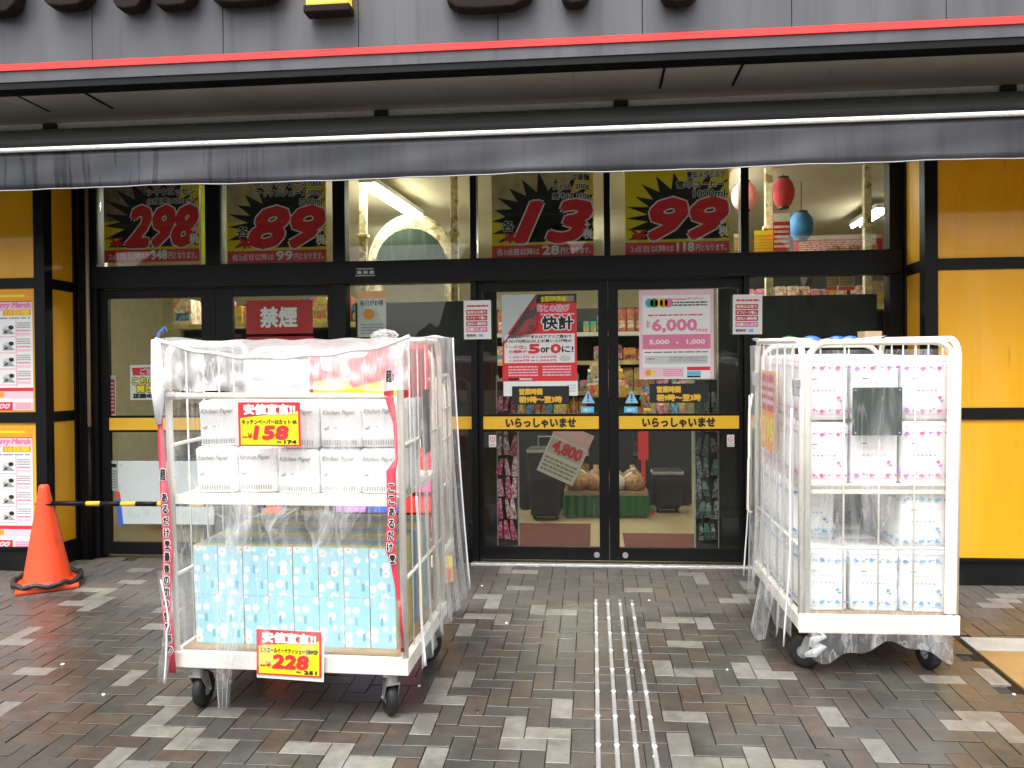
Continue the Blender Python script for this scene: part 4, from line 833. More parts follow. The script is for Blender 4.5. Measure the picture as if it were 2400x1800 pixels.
# automatic door stickers
for (x0, lab) in ((1363, 'blue warning triangle sticker on the door with the red poster'), (1465, 'blue warning triangle sticker on the door with the pink poster')):
    s = px_sheet(x0, 915, x0+31, 945, Yg-.001, 'white'); a = W(x0, 945, Yg); z1 = W(x0, 915, Yg).z; x1 = W(x0+31, 930, Yg).x
    b = MB(); b.prism([(a.x, a.z), (x1, a.z), ((a.x+x1)/2, z1)], Yg-.001, Yg-.0002); o = b.build('warning_sticker', mat('pale blue film', (.3, .55, .68), .4)); tag(o, lab, 'sticker')
    c = (a.x+x1)/2; b = MB(); b.box(c-.007, c+.007, Yg-.002, Yg-.0012, a.z+.03, z1-.025); b.box(c-.006, c+.006, Yg-.002, Yg-.0012, a.z+.01, a.z+.022); b.build('exclamation_mark', M['blue'], o)
    s = px_sheet(x0-2, 953, x0+29, 967, Yg-.001, 'skyblue'); s.text('自動ドア', .2, .25, .8, .8, 'white', .0005); s.build('door_sticker', lab.replace('warning triangle', 'rounded label'), 'sticker', s.at)
for (x0, lab) in ((1147, 'small white sticker with red ring low on the door with the red poster'), (1704, 'small white sticker with red ring low on the door with the pink poster')):
    s = px_sheet(x0, 1019, x0+17, 1047, D+.0255, 'lgrey'); s.disc(.5, .36, .36, .24, 'pred', 1).disc(.5, .36, .26, .17, 'lgrey', 2).disc(.5, .36, .1, .07, 'grey', 3).lines(.1, .7, .9, .95, 2, 'grey')
    s.at = T(0, -.03 if x0 == 1147 else 0, 0) @ s.at; s.build('round_sticker', lab, 'sticker', s.at)
s = px_sheet(832, 627, 880, 649, D-.0325, 'ink'); s.lines(.1, .05, .9, .25, 1, 'lgrey'); s.text('進 照 商', .1, .35, .92, .68, 'lgrey', .001).lines(.02, .78, .98, .95, 1, 'lgrey'); s.build('maker_plate', 'small black plate with pale marks on the entrance header', 'plate', s.at)
# yellow warning flyers seen through the left side light
s = px_sheet(838, 682, 905, 790, D+.058, 'lgrey'); s.rect(0, 0, 1, .16, 'porange').text('毎日がお得', .1, .2, .9, .32, 'ink', .001).disc(.4, .5, .2, .12, 'porange', 2).lines(.1, .7, .9, .95, 4, 'grey'); s.build('notice', 'grey notice with orange header behind the glass side light', 'notice', s.at)

for (x0, x1, lab) in ((1938, 1962, 'narrow yellow flyer high behind the side light by the toilet roll cage'), (1965, 2003, 'wider yellow flyer high behind the side light by the toilet roll cage')):
    s = px_sheet(x0, 641, x1, 680, D+.2, 'straw'); s.rect(0, .8, 1, 1, 'pred', 1).lines(.1, .1, .9, .75, 4, 'cellar'); s.build('hanging_flyer', lab, 'flyer', s.at)
# leaflets on the left bay
for (y0, y1, lab) in ((683, 962, 'tall pink and white bargain leaflet on the upper yellow panel'), (1001, 1285, 'tall pink and white bargain leaflet on the lower yellow panel by the cone')):
    s = px_sheet(-95, y0, 77, y1, 5.712, 'white')
    s.rect(0, 0, 1, .09, 'porange', 1).rect(0, .03, .9, .05, 'pyellow', 2).rect(0, .085, 1, .16, 'lpink', 1).text('Merry March', .45, .095, .97, .15, 'pink', .003, 3, .2)
    s.rect(.6, .16, .98, .205, 'porange', 2).text('10日間', .64, .165, .95, .2, 'pyellow', .002, 3).poly([(.0, .16), (.58, .16), (.5, .2), (0, .2)], 'pred', 2)
    s.lines(.02, .215, .97, .24, 1, 'grey')
    for k in range(4):
        v = .26+.135*k
        for cx in (.3, .66):
            s.disc(cx, v+.06, .07, .03, 'lgrey', 2).disc(cx-.03, v+.075, .03, .018, 'grey', 3).disc(cx+.05, v+.045, .035, .018, 'ink', 3).poly([(cx-.08, v+.1), (cx+.02, v+.06), (cx+.1, v+.1)], 'grey', 3)
        s.rect(0, v+.12, .77, v+.124, 'pink', 2).lines(.79, v, .97, v+.055, 3, 'grey').lines(.79, v+.06, .97, v+.085, 1, 'pink').rect(.79, v+.09, .97, v+.112, 'lpink', 2)
    s.rect(.775, .24, .782, .8, 'pink', 3)
    s.rect(0, .81, 1, .84, 'pred', 1).rect(0, .84, 1, .9, 'lpink', 1).rect(.0, .845, .6, .89, 'porange', 2).rect(0, .93, .72, 1, 'pred', 1).text('10,000', .3, .945, .68, .99, 'lpink', .003, 3, .3).rect(.73, .93, 1, 1, 'lpink', 1).lines(.76, .94, .97, .99, 3, 'pink')
    s.build('leaflet', lab, 'leaflet', s.at)

# ------------------------------------------------------------------ roll cages
TILT = math.atan(SLOPE)
def cage_matrix(x, y, rz): return T(x, y, gz(y)) @ RX(TILT) @ RZ(rz)
def caster(parent, x, y, steer, flip=1):
    m_ = T(x, y, 0) @ RZ(steer)
    b = MB(); b.box(-.045, .045, -.045, .045, .205, .213)
    b.cyl((0, 0, .165), (0, 0, .205), .026, 12)
    for s_ in (-1, 1):
        b.add([(s_*.028, -.03, .165), (s_*.028, .03, .165), (s_*.028, .062, .085), (s_*.028, .034, .07), (s_*.032, -.03, .165), (s_*.032, .03, .165), (s_*.032, .062, .085), (s_*.032, .034, .07)],
              [(0, 1, 2, 3), (7, 6, 5, 4), (0, 4, 5, 1), (1, 5, 6, 2), (2, 6, 7, 3), (3, 7, 4, 0)])
    b.box(-.028, .028, -.03, .03, .157, .167)
    b.cyl((-.037, .047, .08), (.037, .047, .08), .008, 8)
    c = b.build('caster', M['steel'], parent, matrix=m_)
    w = MB(); n = 24
    prof = [(.03, -.024), (.05, -.024), (.065, -.022), (.076, -.016), (.08, -.006), (.08, .006), (.076, .016), (.065, .022), (.05, .024), (.03, .024)]
    w.lathe(prof, n); w.v = [(z, y+.047, x+.08) for x, y, z in w.v]; ty = w.build('wheel', M['rubber'], c, smooth=True)
    w = MB(); w.cyl((-.02, .047, .08), (.02, .047, .08), .031, 16); w.cyl((-.026, .047, .08), (.026, .047, .08), .014, 12); w.build('hub', M['grey'], c)
    return c
def hoop(x, y0, y1, h, r=.016, rad=.09, axis='y', base=.25):     # U shaped tube with rounded upper corners
    pts = []; q = 6
    pts.append((y0, base)); pts += [(y0+rad-rad*math.cos(a), h-rad+rad*math.sin(a)) for a in [math.pi/2*k/q for k in range(q+1)]]
    pts += [(y1-rad+rad*math.sin(a), h-rad+rad*math.cos(a)) for a in [math.pi/2*k/q for k in range(q+1)]]; pts.append((y1, base))
    return [((x, a, z) if axis == 'y' else (a, x, z)) for a, z in pts]
def roll_cage(label, mtx, w, d, h, bars, steer, front=None, wires=6, cream='cream', back=True):
    t = thing('roll_cage', label, 'roll cage', None, mtx)
    for x, y, st in ((.09, .06, steer[0]), (w-.09, .06, steer[1]), (.09, d-.12, steer[2]), (w-.09, d-.12, steer[3])): caster(t, x, y, st)
    b = MB()
    for y in (0, d-.035): b.box(.0, w, y, y+.035, .215, .285)
    for x in (0, w-.035): b.box(x, x+.035, .0355, d-.0355, .216, .284)
    b.box(w*.33-.015, w*.33+.015, .036, d-.036, .22, .275); b.box(w*.66-.015, w*.66+.015, .036, d-.036, .22, .275)
    b.build('base_frame', M['creamrust'], t, bevel=.003)
    wm = None
    def side(name, frame_pts, along, fixed, a0, a1):
        b = MB(); b.tube(frame_pts, .0155, 10); f = b.build(name, M[cream], t, smooth=True)
        zs = [z for z in bars]
        for z in zs:
            b = MB(); p, q = ((fixed, a0, z), (fixed, a1, z)) if along == 'y' else ((a0, fixed, z), (a1, fixed, z)); b.cyl(p, q, .0085, 8); b.build('cross_bar', M[cream], f, smooth=True)
        n = max(3, int(round((a1-a0)/.16)))
        for k in range(1, n):
            a = a0+(a1-a0)*k/n; b = MB(); p, q = ((fixed, a, .27), (fixed, a, h-.02)) if along == 'y' else ((a, fixed, .27), (a, fixed, h-.02)); b.cyl(p, q, .0042, 6); b.build('wire', M[cream], f, smooth=True)
        return f
    side('side_gate', hoop(.017, .018, d-.018, h), 'y', .017, .02, d-.02); side('side_gate', hoop(w-.017, .018, d-.018, h), 'y', w-.017, .02, d-.02)
    if back: side('back_gate', hoop(d-.05, .045, w-.045, h-.03, axis='x'), 'x', d-.05, .05, w-.05)
    if front: side('front_gate', hoop(.012, .045, w-.045, h-.01, axis='x'), 'x', .012, .05, w-.05)
    return t
# --- left cage: kitchen paper above, tissues below
LW, LD, LH = 1.075, .82, 1.645
LM = cage_matrix(-1.865, 3.505, math.radians(-1.6))
lc = roll_cage('open fronted cream roll cage with two goods layers and red tape down its posts', LM, LW, LD, LH, (.62, 1.2), (.0, .5, .3, -.4))
SH = .985
b = MB(); b.box(.036, LW-.036, .02, LD-.04, SH-.035, SH-.006); b.box(.0365, LW-.0365, .008, .0195, SH-.042, SH); b.box(.05, LW-.05, .03, LD-.05, SH-.0055, SH-.002); b.build('shelf', M['cream'], lc, bevel=.003)
b = MB(); b.tube([(.05, -.012, 1.422), (LW*.5, -.016, 1.418), (LW-.05, -.012, 1.415)], .0145, 10); fb = b.build('front_bar', M['cream'], lc, smooth=True)
b = MB(); b.cyl((.0, -.012, 1.422), (.07, -.012, 1.422), .019, 10); b.box(-.005, .03, -.03, .02, 1.395, 1.447); b.build('bar_clip', M['steel'], fb, bevel=.003)
b = MB(); b.box(.037, LW-.037, .037, LD-.05, .2855, .297); b.build('deck_board', M['ply'], lc)
b = MB(); b.box(LW+.002, LW+.008, .32, .46, 1.12, 1.42); b.build('slate_plate', M['plate'], lc, bevel=.002)
# tissue packs
def flowers(n, l, tc):
    mp = n.new('ShaderNodeMapping'); mp.inputs['Scale'].default_value = (1, .01, 1); l.new(tc.outputs['Object'], mp.inputs[0])
    vo = n.new('ShaderNodeTexVoronoi'); vo.inputs['Scale'].default_value = 20; vo.inputs['Randomness'].default_value = .5; l.new(mp.outputs[0], vo.inputs[0])
    a = n.new('ShaderNodeMapRange'); a.inputs[1].default_value = .42; a.inputs[2].default_value = .35; l.new(vo.outputs['Distance'], a.inputs[0])
    c = n.new('ShaderNodeMapRange'); c.inputs[1].default_value = .12; c.inputs[2].default_value = .07; l.new(vo.outputs['Distance'], c.inputs[0])
    return a.outputs[0], c.outputs[0]
M['flower'] = two('daisy print film', flowers, (.36, .72, .83), (.88, .89, .89), .3, (.75, .3, .35))
M['flower'].node_tree.nodes['Principled BSDF'].inputs['Coat Weight'].default_value = .3
M['lid_y'] = mat('yellow tissue carton edge', (.55, .45, .1), .5, var=.15); M['lid_g'] = mat('green tissue carton edge', (.2, .36, .22), .5, var=.15); M['lid_b'] = mat('blue tissue carton edge', (.15, .28, .42), .5, var=.15); M['lid_p'] = mat('grey tissue carton edge', (.4, .38, .36), .5, var=.15)
def tissue():
    b = MB(); w, d, h = .1135, .235, .222
    b.box(0, w, 0, d, 0, h, 0)
    b.f = b.f[2:3]; b.m = [0]                      # keep the printed front, five cartons make the rest
    for k in range(5):
        y0, y1 = .0012+k*d/5, (k+1)*d/5-.0008; b.box(0.0004, w-.0004, y0, y1, .0004, h-.0004-(k % 2)*.0012, 1+(k % 4))
    for (z, x) in ((.1, .045), (.03, .08)):
        b.quad((x, -.0006, z), (x+.012, -.0006, z), (x+.012, -.0006, z+.035), (x, -.0006, z+.035), 5)
    return b.mesh('tissue_pack', [M['flower'], M['lid_y'], M['lid_g'], M['lid_b'], M['lid_p'], mat('pale blue print', (.16, .4, .55), .4)])
tm = tissue()
tms = [tm]
for k in range(3):                                 # the same pack seen with the print shifted
    q = tm.copy(); q.transform(T(k*.4+.3, 0, k*.23)); tms.append((q, (k*.4+.3, k*.23)))
for iy in range(3):
    for iz in range(2):
        for ix in range(8):
            q = tms[(ix*2+iz+iy) % 4]; me, off = (q, (0, 0)) if q is tm else q
            o = link('tissue_pack', me); o.matrix_world = LM @ T(.072+ix*.1165+random.uniform(-.001, .001)-off[0], .085+iy*.238+random.uniform(0, .004), .2975+iz*.2228-off[1])
            row = ('front', 'middle', 'back')[iy]; lay = ('lower', 'upper')[iz]
            tag(o, 'pale blue daisy print tissue pack in the %s layer, %s row on the cage deck' % (lay, row), 'tissue pack', 'tissue packs, %s layer %s row' % (lay, row))
# kitchen paper packs
def kpack(seed):
    rnd = random.Random(seed); b = MB(); w, d, h = .189, .21, .204; nx, ny, nz = 6, 5, 5
    def face(fn, a, c): b.grid(fn, a, c, 0)
    def bulge(x, y, z):
        bx_ = .006*math.sin(math.pi*x/w); return bx_
    r = .018
    # rounded box from two lobes (two rolls side by side)
    prof = []
    for k in range(33):
        a = 2*math.pi*k/32; ca, sa = math.cos(a), math.sin(a)
        x = w/2+math.copysign(abs(ca)**.24, ca)*w/2; y = d/2+math.copysign(abs(sa)**.24, sa)*d/2
        prof.append((x, y))
    zs = [0, .006, .05, h/2, h-.05, h-.012, h]
    sc_ = [.93, 1, .995, .985, .995, 1, .9]
    vv = []
    for z, s_ in zip(zs, sc_):
        for (x, y) in prof[:-1]:
            j = rnd.uniform(-.0012, .0012); vv.append((w/2+(x-w/2)*(s_+j*6), d/2+(y-d/2)*(s_+j*6), z+(j*2 if 0 < z < h else 0)))
    n = 32; fs = [(i*n+k, i*n+(k+1) % n, (i+1)*n+(k+1) % n, (i+1)*n+k) for i in range(len(zs)-1) for k in range(n)]
    fs += [tuple(range(n-1, -1, -1)), tuple((len(zs)-1)*n+k for k in range(n))]
    b.add(vv, fs, 0); return b
M['kfilm'] = mat('white pack film', (.88, .88, .87), .28, var=.04, vscale=12, bump=.3, bscale=22, stretch=(1, 1, .5))
kms = [kpack(i).mesh('kitchen_paper_pack', M['kfilm'], True) for i in range(3)]
pm = MB(); w, h = .178, .2
put_text(pm, 'Kitchen Paper', .018, .16, .142, .168, -.0035, 0, .0006, .35)
for k in range(14): x = .012+k*.0112; pm.quad((x, -.0032, .012), (x+.0052, -.0032, .012), (x+.0052, -.0032, .034), (x, -.0032, .034), 0)
pm.add([(.02, -.0032, .085), (.03, -.0032, .078), (.042, -.0032, .084), (.046, -.0032, .097), (.036, -.0032, .088)], [(0, 1, 2, 3, 4)], 0)
pm.add([(.066, -.0032, .09), (.08, -.0032, .087), (.079, -.0032, .093)], [(0, 1, 2)], 0)
pm = pm.mesh('printed_lettering', M['grey'])
for iy in range(2):
    for iz in range(2):
        for ix in range(5):
            if iz == 1 and iy == 0 and ix == 1: continue        # a gap behind the price card
            o = link('kitchen_paper_pack', kms[(ix+iz) % 3]); jz = random.uniform(-.12, .12)
            o.matrix_world = LM @ T(.105+ix*.187+(.012 if iz else 0), .055+iy*.225+random.uniform(0, .03), SH-.001+iz*.203) @ RZ(jz*.6) @ RY(random.uniform(-.025, .025)) @ S3(random.uniform(.97, 1.04), 1, random.uniform(.96, 1.02))
            k_ = link('lettering', pm, o); row, lay = ('front', 'back')[iy], ('lower', 'upper')[iz]
            tag(o, 'white kitchen paper pack on the cage shelf, %s layer, %s row' % (lay, row), 'kitchen paper', 'kitchen paper, %s layer %s row' % (lay, row))
# price cards
def offer(w, h, name, big, tax):
    s = Sheet(w, h, 'pred', .003); s.poly([(.035, .36), (.97, .2), (.97, .965), (.035, .965)], 'pyellow', 1)
    s.text('安値宣言!!', .1, .05, .92, .27, 'ink', .0042, 2).text('安値宣言!!', .1, .05, .92, .27, 'white', .003, 3)
    s.text(name, .06, .39, .95, .5, 'ink', .0006, 3); s.text(big, .25, .55, .8, .83, 'pred', .0052, 3, .12).text('¥', .15, .7, .22, .82, 'pred', .001, 3).text('本体', .06, .77, .14, .81, 'ink', .0003, 3)
    s.text('税込', .62, .88, .7, .92, 'ink', .0003, 3).text(tax, .74, .865, .93, .935, 'ink', .0016, 3); return s
s = offer(.275, .188, 'キッチンペーパー50カット 4R', '158', '174'); s.build('price_card', 'red and yellow price card reading 158 clipped under the front bar', 'price card', LM @ T(.36, -.034, 1.205))
s = Sheet(.30, .205, 'white', .003); s.build('price_card_sleeve', 'white backing card sticking out behind the 228 price card', 'card', LM @ T(.408, -.026, .195) @ RY(math.radians(1.8)))
s = offer(.29, .198, 'エリエールイーナティシュー150W5P', '228', '251'); s.build('price_card', 'red and yellow price card reading 228 on the cage base', 'price card', LM @ T(.41, -.032, .212) @ RY(math.radians(1.2)))
# red printed tapes down the posts
def tape(label, pts, words, wide=.042):
    b = MB(); n = len(pts)
    vv = [(x-wide/2*c_, y, z) for x, y, z, c_ in pts]+[(x+wide/2*c_, y-.002, z) for x, y, z, c_ in pts]
    b.add(vv, [(k, n+k, n+k+1, k+1) for k in range(n-1)])
    o = b.build('banner_tape', M['tapered'], None, smooth=True); o.matrix_world = LM; tag(o, label, 'tape')
    sd = o.modifiers.new('thickness', 'SOLIDIFY'); sd.thickness = .0006
    tx = MB(); zt = pts[0][2]; zb_ = pts[-1][2]
    def at(z):
        for (x0, y0, z0, c0), (x1, y1, z1, c1) in zip(pts, pts[1:]):
            if z1 <= z <= z0: f = (z0-z)/(z0-z1+1e-9); return x0+(x1-x0)*f, min(y0, y1)-.005
        return pts[-1][0], pts[-1][1]-.005
    for ch, z, hh in words:
        x, y = at(z); put_text(tx, ch, x-wide*.26, x+wide*.3, z-hh/2, z+hh/2, y, 0, .0042); put_text(tx, ch, x-wide*.26, x+wide*.3, z-hh/2, z+hh/2, y-.0012, 1, .0014)
    tx.build('lettering', [M['white'], M['ink']], o); return o
M['tapered'] = mat('red tape', (.72, .05, .09), .35, var=.1, vscale=8, dirt=(.8, .6, .62), dscale=4, dlo=.64, dhi=.7)
ws = 'ここにもあるだけ!最後の切り快算祭り'
tape('red printed tape tied down the post by the cone side of the cage', [(.012, -.02, 1.66, .6), (.0, -.03, 1.5, .5), (.004, -.03, 1.2, .7), (.012, -.028, .98, 1), (.02, -.03, .75, 1.15), (.006, -.034, .5, 1.1), (.012, -.03, .36, 1), (.022, -.028, .2, .8)],
     [(c, .98-i*.052, .036) for i, c in enumerate('あるだけ!最後の切り快算祭り')]+[('超', 1.08, .05), ('特', 1.45, .04)])
tape('red printed tape hanging twisted down the plastic covered post of the cage', [(LW-.05, -.02, 1.58, .9), (LW-.055, -.025, 1.42, 1), (LW-.03, -.022, 1.3, .4), (LW-.028, -.02, 1.15, .35), (LW-.05, -.03, 1.1, 1), (LW-.05, -.03, .9, .95), (LW-.06, -.034, .78, 1.1), (LW-.045, -.03, .71, .7), (LW-.02, -.028, .5, .25), (LW-.015, -.028, .33, .4)],
     [(c, 1.03-i*.05, .036) for i, c in enumerate('ここあるだけ!')]+[('超', 1.5, .05)])
# big red banner inside the back of the cage
s = Sheet(.62, .3, 'pred'); s.poly([(.02, .62), (.3, .55), (.36, .72), (.62, .6), (.98, .7), (.98, .98), (.02, .98)], 'pyellow', 1); s.poly([(.08, .1), (.2, .06), (.16, .45), (.1, .4)], 'white', 2).poly([(.24, .1), (.5, .12), (.46, .2), (.3, .22), (.34, .45), (.26, .42)], 'white', 2); s.lines(.66, .15, .96, .5, 3, 'lpink')
s.build('banner', 'red banner with yellow lower edge hung inside the back of the cage', 'banner', LM @ T(.40, LD-.1, 1.33))
s = Sheet(.34, .2, 'white'); s.lines(.1, .2, .9, .8, 3, 'lpink'); s.build('banner', 'plain white sheet hung inside the back of the cage beside the red banner', 'banner', LM @ T(.05, LD-.1, 1.36))
s = Sheet(.5, .34, 'pred'); s.rect(.1, .1, .9, .3, 'lpink', 1); s.build('banner', 'plain red banner hung inside the plastic covered side of the cage', 'banner', LM @ T(LW-.045, .62, 1.27) @ RZ(math.radians(-90)))
# clear plastic cover
pc_ = thing('plastic_cover', 'clear creased plastic sheet draped over the cage of tissues', 'plastic cover', None, LM)
rnd = random.Random(4); PH = [rnd.uniform(0, 6.3) for _ in range(12)]
def topf(u, v):
    x = -.012+(LW+.05)*u; y = -.022+(LD+.05)*v
    sag = .085*math.sin(math.pi*u)**.7*(1-v)**1.5+.02*math.sin(math.pi*u)*math.sin(math.pi*v)
    return (x, y, LH+.022-sag+.006*math.sin(9*x+PH[0])*math.sin(7*y+PH[1])+.004*math.sin(31*x+11*y))
def frontf(u, v):
    x = -.012+(LW+.05)*u; z0 = topf(u, 0)[2]; drop = (.225-.085*math.sin(math.pi*u)**.7)
    fold = .012*math.sin(26*u+9*v+PH[2])*v+.006*math.sin(60*u-14*v)*v
    return (x, -.024-.012*v+fold, z0-drop*v)
def sidef(u, v):                        # curtain along the right side, hanging in folds, flaring at the bottom
    y = -.03+(LD+.12)*u; z = LH+.018-(LH-.26+(.03 if u < .3 else 0)-.05*u)*v
    fl = .02+.05*v*v*(.4+u)+.012*math.sin(38*u+PH[3])*min(1, v*3)+.008*math.sin(71*u+3*v)*v
    return (LW+.018+fl, y, z)
def stripf(u, v):
    c = .30-.02*v+.015*math.sin(5*v); hw = .085-.045*v+.02*math.sin(3.2*v+1); z = .97-.9*v
    return (c+(u-.5)*2*hw, -.024-.03*math.sin(2.5*v)-.012*math.sin(17*u+6*v)-(.05*max(0, v-.75)), z)
def backf(u, v):
    x = .3+(LW+.02-.3)*u; return (x, LD+.028+.008*math.sin(30*u), LH+.01-.35*v)
b = MB(); b.grid(topf, 40, 24); b.build('top_sheet', M['plastic'], pc_, smooth=True)
b = MB(); b.grid(frontf, 70, 10); b.build('front_drape', M['plastic4'], pc_, smooth=True)
b = MB(); b.grid(sidef, 70, 16); b.build('side_curtain', M['plastic'], pc_, smooth=True)
b = MB(); b.grid(stripf, 12, 40); b.build('loose_strip', M['plastic2'], pc_, smooth=True)
def fullf(u, v):
    x = .0+(LW-.01)*u; z = 1.42-(1.12+.05*math.sin(5*u))*v
    return (x, -.03-.006*math.sin(9*u+4*v)-.005*math.sin(23*u-7*v)*v, z)
b = MB(); b.grid(fullf, 60, 30); b.build('front_sheet', M['plastic3'], pc_, smooth=True)
for q, (x0, x1, z0, dz) in enumerate(((.2, .42, .945, .24), (.44, .6, .94, .16), (.62, .78, .93, .27), (.76, .92, .945, .13))):
    rq = random.Random(q); ph = rq.uniform(0, 6)
    b = MB(); b.grid(lambda u, v: (x0+(x1-x0)*(u*(1-.55*v)+.25*v+.06*math.sin(7*v+ph)), -.02-.02*math.sin(8*u+5*v+ph)-.03*v*math.sin(3*u+ph), z0-dz*v*(.6+.4*math.sin(3*u+ph))), 14, 10); b.build('crumpled_fold', M['plastic2'], pc_, smooth=True)
b = MB(); b.tube([topf(k/40, 0) for k in range(41)], .0085, 6); b.build('front_hem', M['seam'], pc_, smooth=True)
b = MB(); b.tube([(-.005, -.03, LH+.02), (.0, -.034, 1.45), (-.002, -.036, 1.3)], [.02, .03, .012], 8); b.build('gathered_corner', M['seam'], pc_, smooth=True)
b = MB(); b.tube([Vector(sidef(.06+.05*math.sin(3*v/20), .48+.52*v/20))+Vector((.004, -.004, 0)) for v in range(21)], .006, 6); b.build('zip_edge', M['seam'], pc_, smooth=True)
b = MB(); b.tube([Vector(sidef(.98, v/20))+Vector((.003, 0, 0)) for v in range(21)], .0045, 6); b.build('zip_edge', M['seam'], pc_, smooth=True)
b = MB(); b.grid(lambda u, v: (-.03+.06*u*(1-.3*v)+.02*math.sin(4*v), -.04-.008*math.sin(9*v+5*u), .66-.5*v), 4, 14); b.build('loose_ribbon', M['plastic2'], pc_, smooth=True)
b = MB(); b.tube([(-.01+.03*math.sin(3.2*k/14)*(1 if k < 7 else .6), -.045, .62-.46*k/14) for k in range(15)], .004, 5); b.build('ribbon_edge', M['seam'], pc_, smooth=True)
b = MB(); b.tube([(.0, -.02, LH), (-.004, -.01, LH+.045), (.02, 0, LH+.075), (.03, .0, LH+.055)], [.006, .006, .004, .003], 6); o = b.build('cable_tie', M['blue']); o.matrix_world = LM; tag(o, 'blue tie sticking up from the corner of the cage', 'tie')

# --- right cage: toilet rolls, pink above, blue below
RW, RD, RH = .757, 1.06, 1.625
RM = cage_matrix(.992, 4.15, math.radians(.6))
rc = roll_cage('cream wire roll cage with a dark green plate holding pink and blue toilet roll packs', RM, RW, RD, RH, (.62,), (.9, .3, .2, -.3), front=True)
b = MB(); b.box(.036, RW-.036, .03, RD-.06, .90, .925); b.box(.0365, RW-.0365, .03, .045, .88, .93); b.build('shelf', M['cream'], rc, bevel=.003)
b = MB(); b.box(.04, RW-.04, .037, RD-.06, .2855, .297); b.build('deck_board', M['ply'], rc)
b = MB(); b.box(.002, RW-.002, -.006, -.0005, .205, .30); b.build('front_sill', M['creamrust'], rc, bevel=.002)
b = MB(); b.box(RW-.075, RW-.02, -.0045, .0, .31, 1.55); 
for k in range(14): b.box(RW-.065, RW-.03, -.006, -.0046, .36+k*.085, .364+k*.085)
b.build('post_plate', M['cream'], rc, bevel=.002)
pl = MB(); pl.box(.245, .475, -.014, -.006, 1.17, 1.40); po_ = pl.build('slate_plate', M['plate'], rc, bevel=.006)
for x in (.258, .462):
    for z in (1.183, 1.387): b = MB(); b.cyl((x, -.0145, z), (x, -.017, z), .005, 10); b.build('rivet', M['steel'], po_)
b = MB(); b.tube([(-.02, RD-.06, 1.31), (-.045, RD-.1, 1.22), (-.047, RD-.1, .93), (-.05, RD-.1, .92), (-.055, RD-.1, .62), (-.05, RD-.1, .6), (-.03, RD-.1, .6)], .0075, 8); b.build('latch_rod', M['cream'], rc, smooth=True)
for yy in (.03, RD-.04):
    b = MB(); b.cyl((-.0, yy, 1.4), (-.0, yy, 1.44), .026, 10); b.box(-.02, .012, yy-.02, yy+.02, 1.36, 1.4); b.build('hinge_clip', M['steel'], rc, bevel=.003)
def roll_pack(colr, colr2, seed):
    rnd = random.Random(seed); b = MB(); w, d, h = .236, .228, .312; vv = []; n = 48
    for z, s_ in ((0, .94), (.012, 1), (h*.33, .985), (h*.36, .978), (h*.64, .985), (h*.67, .978), (h-.02, 1), (h, .9)):
        for k in range(n):
            a = 2*math.pi*k/n; ca, sa = math.cos(a), math.sin(a); lob = 1-.022*abs(math.cos(2*a))**6
            x = w/2+math.copysign(abs(ca)**.28, ca)*w/2*s_*lob; y = d/2+math.copysign(abs(sa)**.28, sa)*d/2*s_*lob
            vv.append((x+rnd.uniform(-.001, .001), y+rnd.uniform(-.001, .001), z))
    b.add(vv, [(i*n+k, i*n+(k+1) % n, (i+1)*n+(k+1) % n, (i+1)*n+k) for i in range(7) for k in range(n)]+[tuple(range(n-1, -1, -1)), tuple(7*n+k for k in range(n))], 0)
    pr = MB()
    def mark(x, z, s_, mi, side):
        pts = [(s_*rnd.uniform(.5, 1.1)*math.cos(a), s_*rnd.uniform(.5, 1.1)*math.sin(a)*.8) for a in [2*math.pi*k/7 for k in range(7)]]
        if side == 0: pr.add([(x+p, -.0045, z+q) for p, q in pts], [tuple(range(7))], mi)
        else: pr.add([(-.0045, x-p, z+q) for p, q in pts], [tuple(range(7))], mi)
    for side in (0, 1):
        for z in (.255, .048):
            for k in range(6):
                x = .022+k*.0385; mark(x, z+rnd.uniform(-.004, .004), .0145 if k % 2 == 0 else .009, 0 if k % 3 else 1, side); mark(x+.014, z+rnd.uniform(-.009, .009), .006, 1, side)
        q = -.0045
        for zz in (.285, .028):
            if side == 0: pr.quad((.012, q, zz), (.214, q, zz), (.214, q, zz+.0018), (.012, q, zz+.0018), 0)
            else: pr.quad((q, .214, zz), (q, .012, zz), (q, .012, zz+.0018), (q, .214, zz+.0018), 0)
    
    for k in range(7): pr.quad((.06+k*.014, -.0045, .178), (.068+k*.014, -.0045, .178), (.068+k*.014, -.0045, .186), (.06+k*.014, -.0045, .186), 2)
    for k in range(6): mark(.06+k*.02, .145, .0065, 0, 0)
    mark(.18, .11, .012, 0, 0); mark(.19, .095, .009, 1, 0); pr.quad((.05, -.0045, .2), (.075, -.0045, .2), (.075, -.0045, .204), (.05, -.0045, .204), 3)
    return b.mesh('toilet_roll_pack', M['kfilm'], True), pr.mesh('print', [colr, colr2, M['lgrey'], M['ink']])
M['magenta'] = mat('magenta print', (.75, .07, .28), .4, var=.1); M['violet'] = mat('violet print', (.5, .2, .62), .4, var=.1); M['cyan'] = mat('cyan print', (.1, .38, .72), .4, var=.1); M['lime'] = mat('blue green print', (.12, .35, .6), .4, var=.1)
pk = [roll_pack(M['magenta'], M['violet'], i) for i in range(3)]; bk = [roll_pack(M['cyan'], M['lime'], 7+i) for i in range(3)]
def place_pack(q, x, y, z, lab, grp):
    o = link('toilet_roll_pack', q[0]); o.matrix_world = RM @ T(x, y+random.uniform(0, .012), z) @ RZ(random.uniform(-.03, .03)) @ RY(random.uniform(-.012, .012)) @ S3(random.uniform(.96, 1.0), 1, random.uniform(.97, 1.005)); link('print', q[1], o); tag(o, lab, 'toilet rolls', grp)
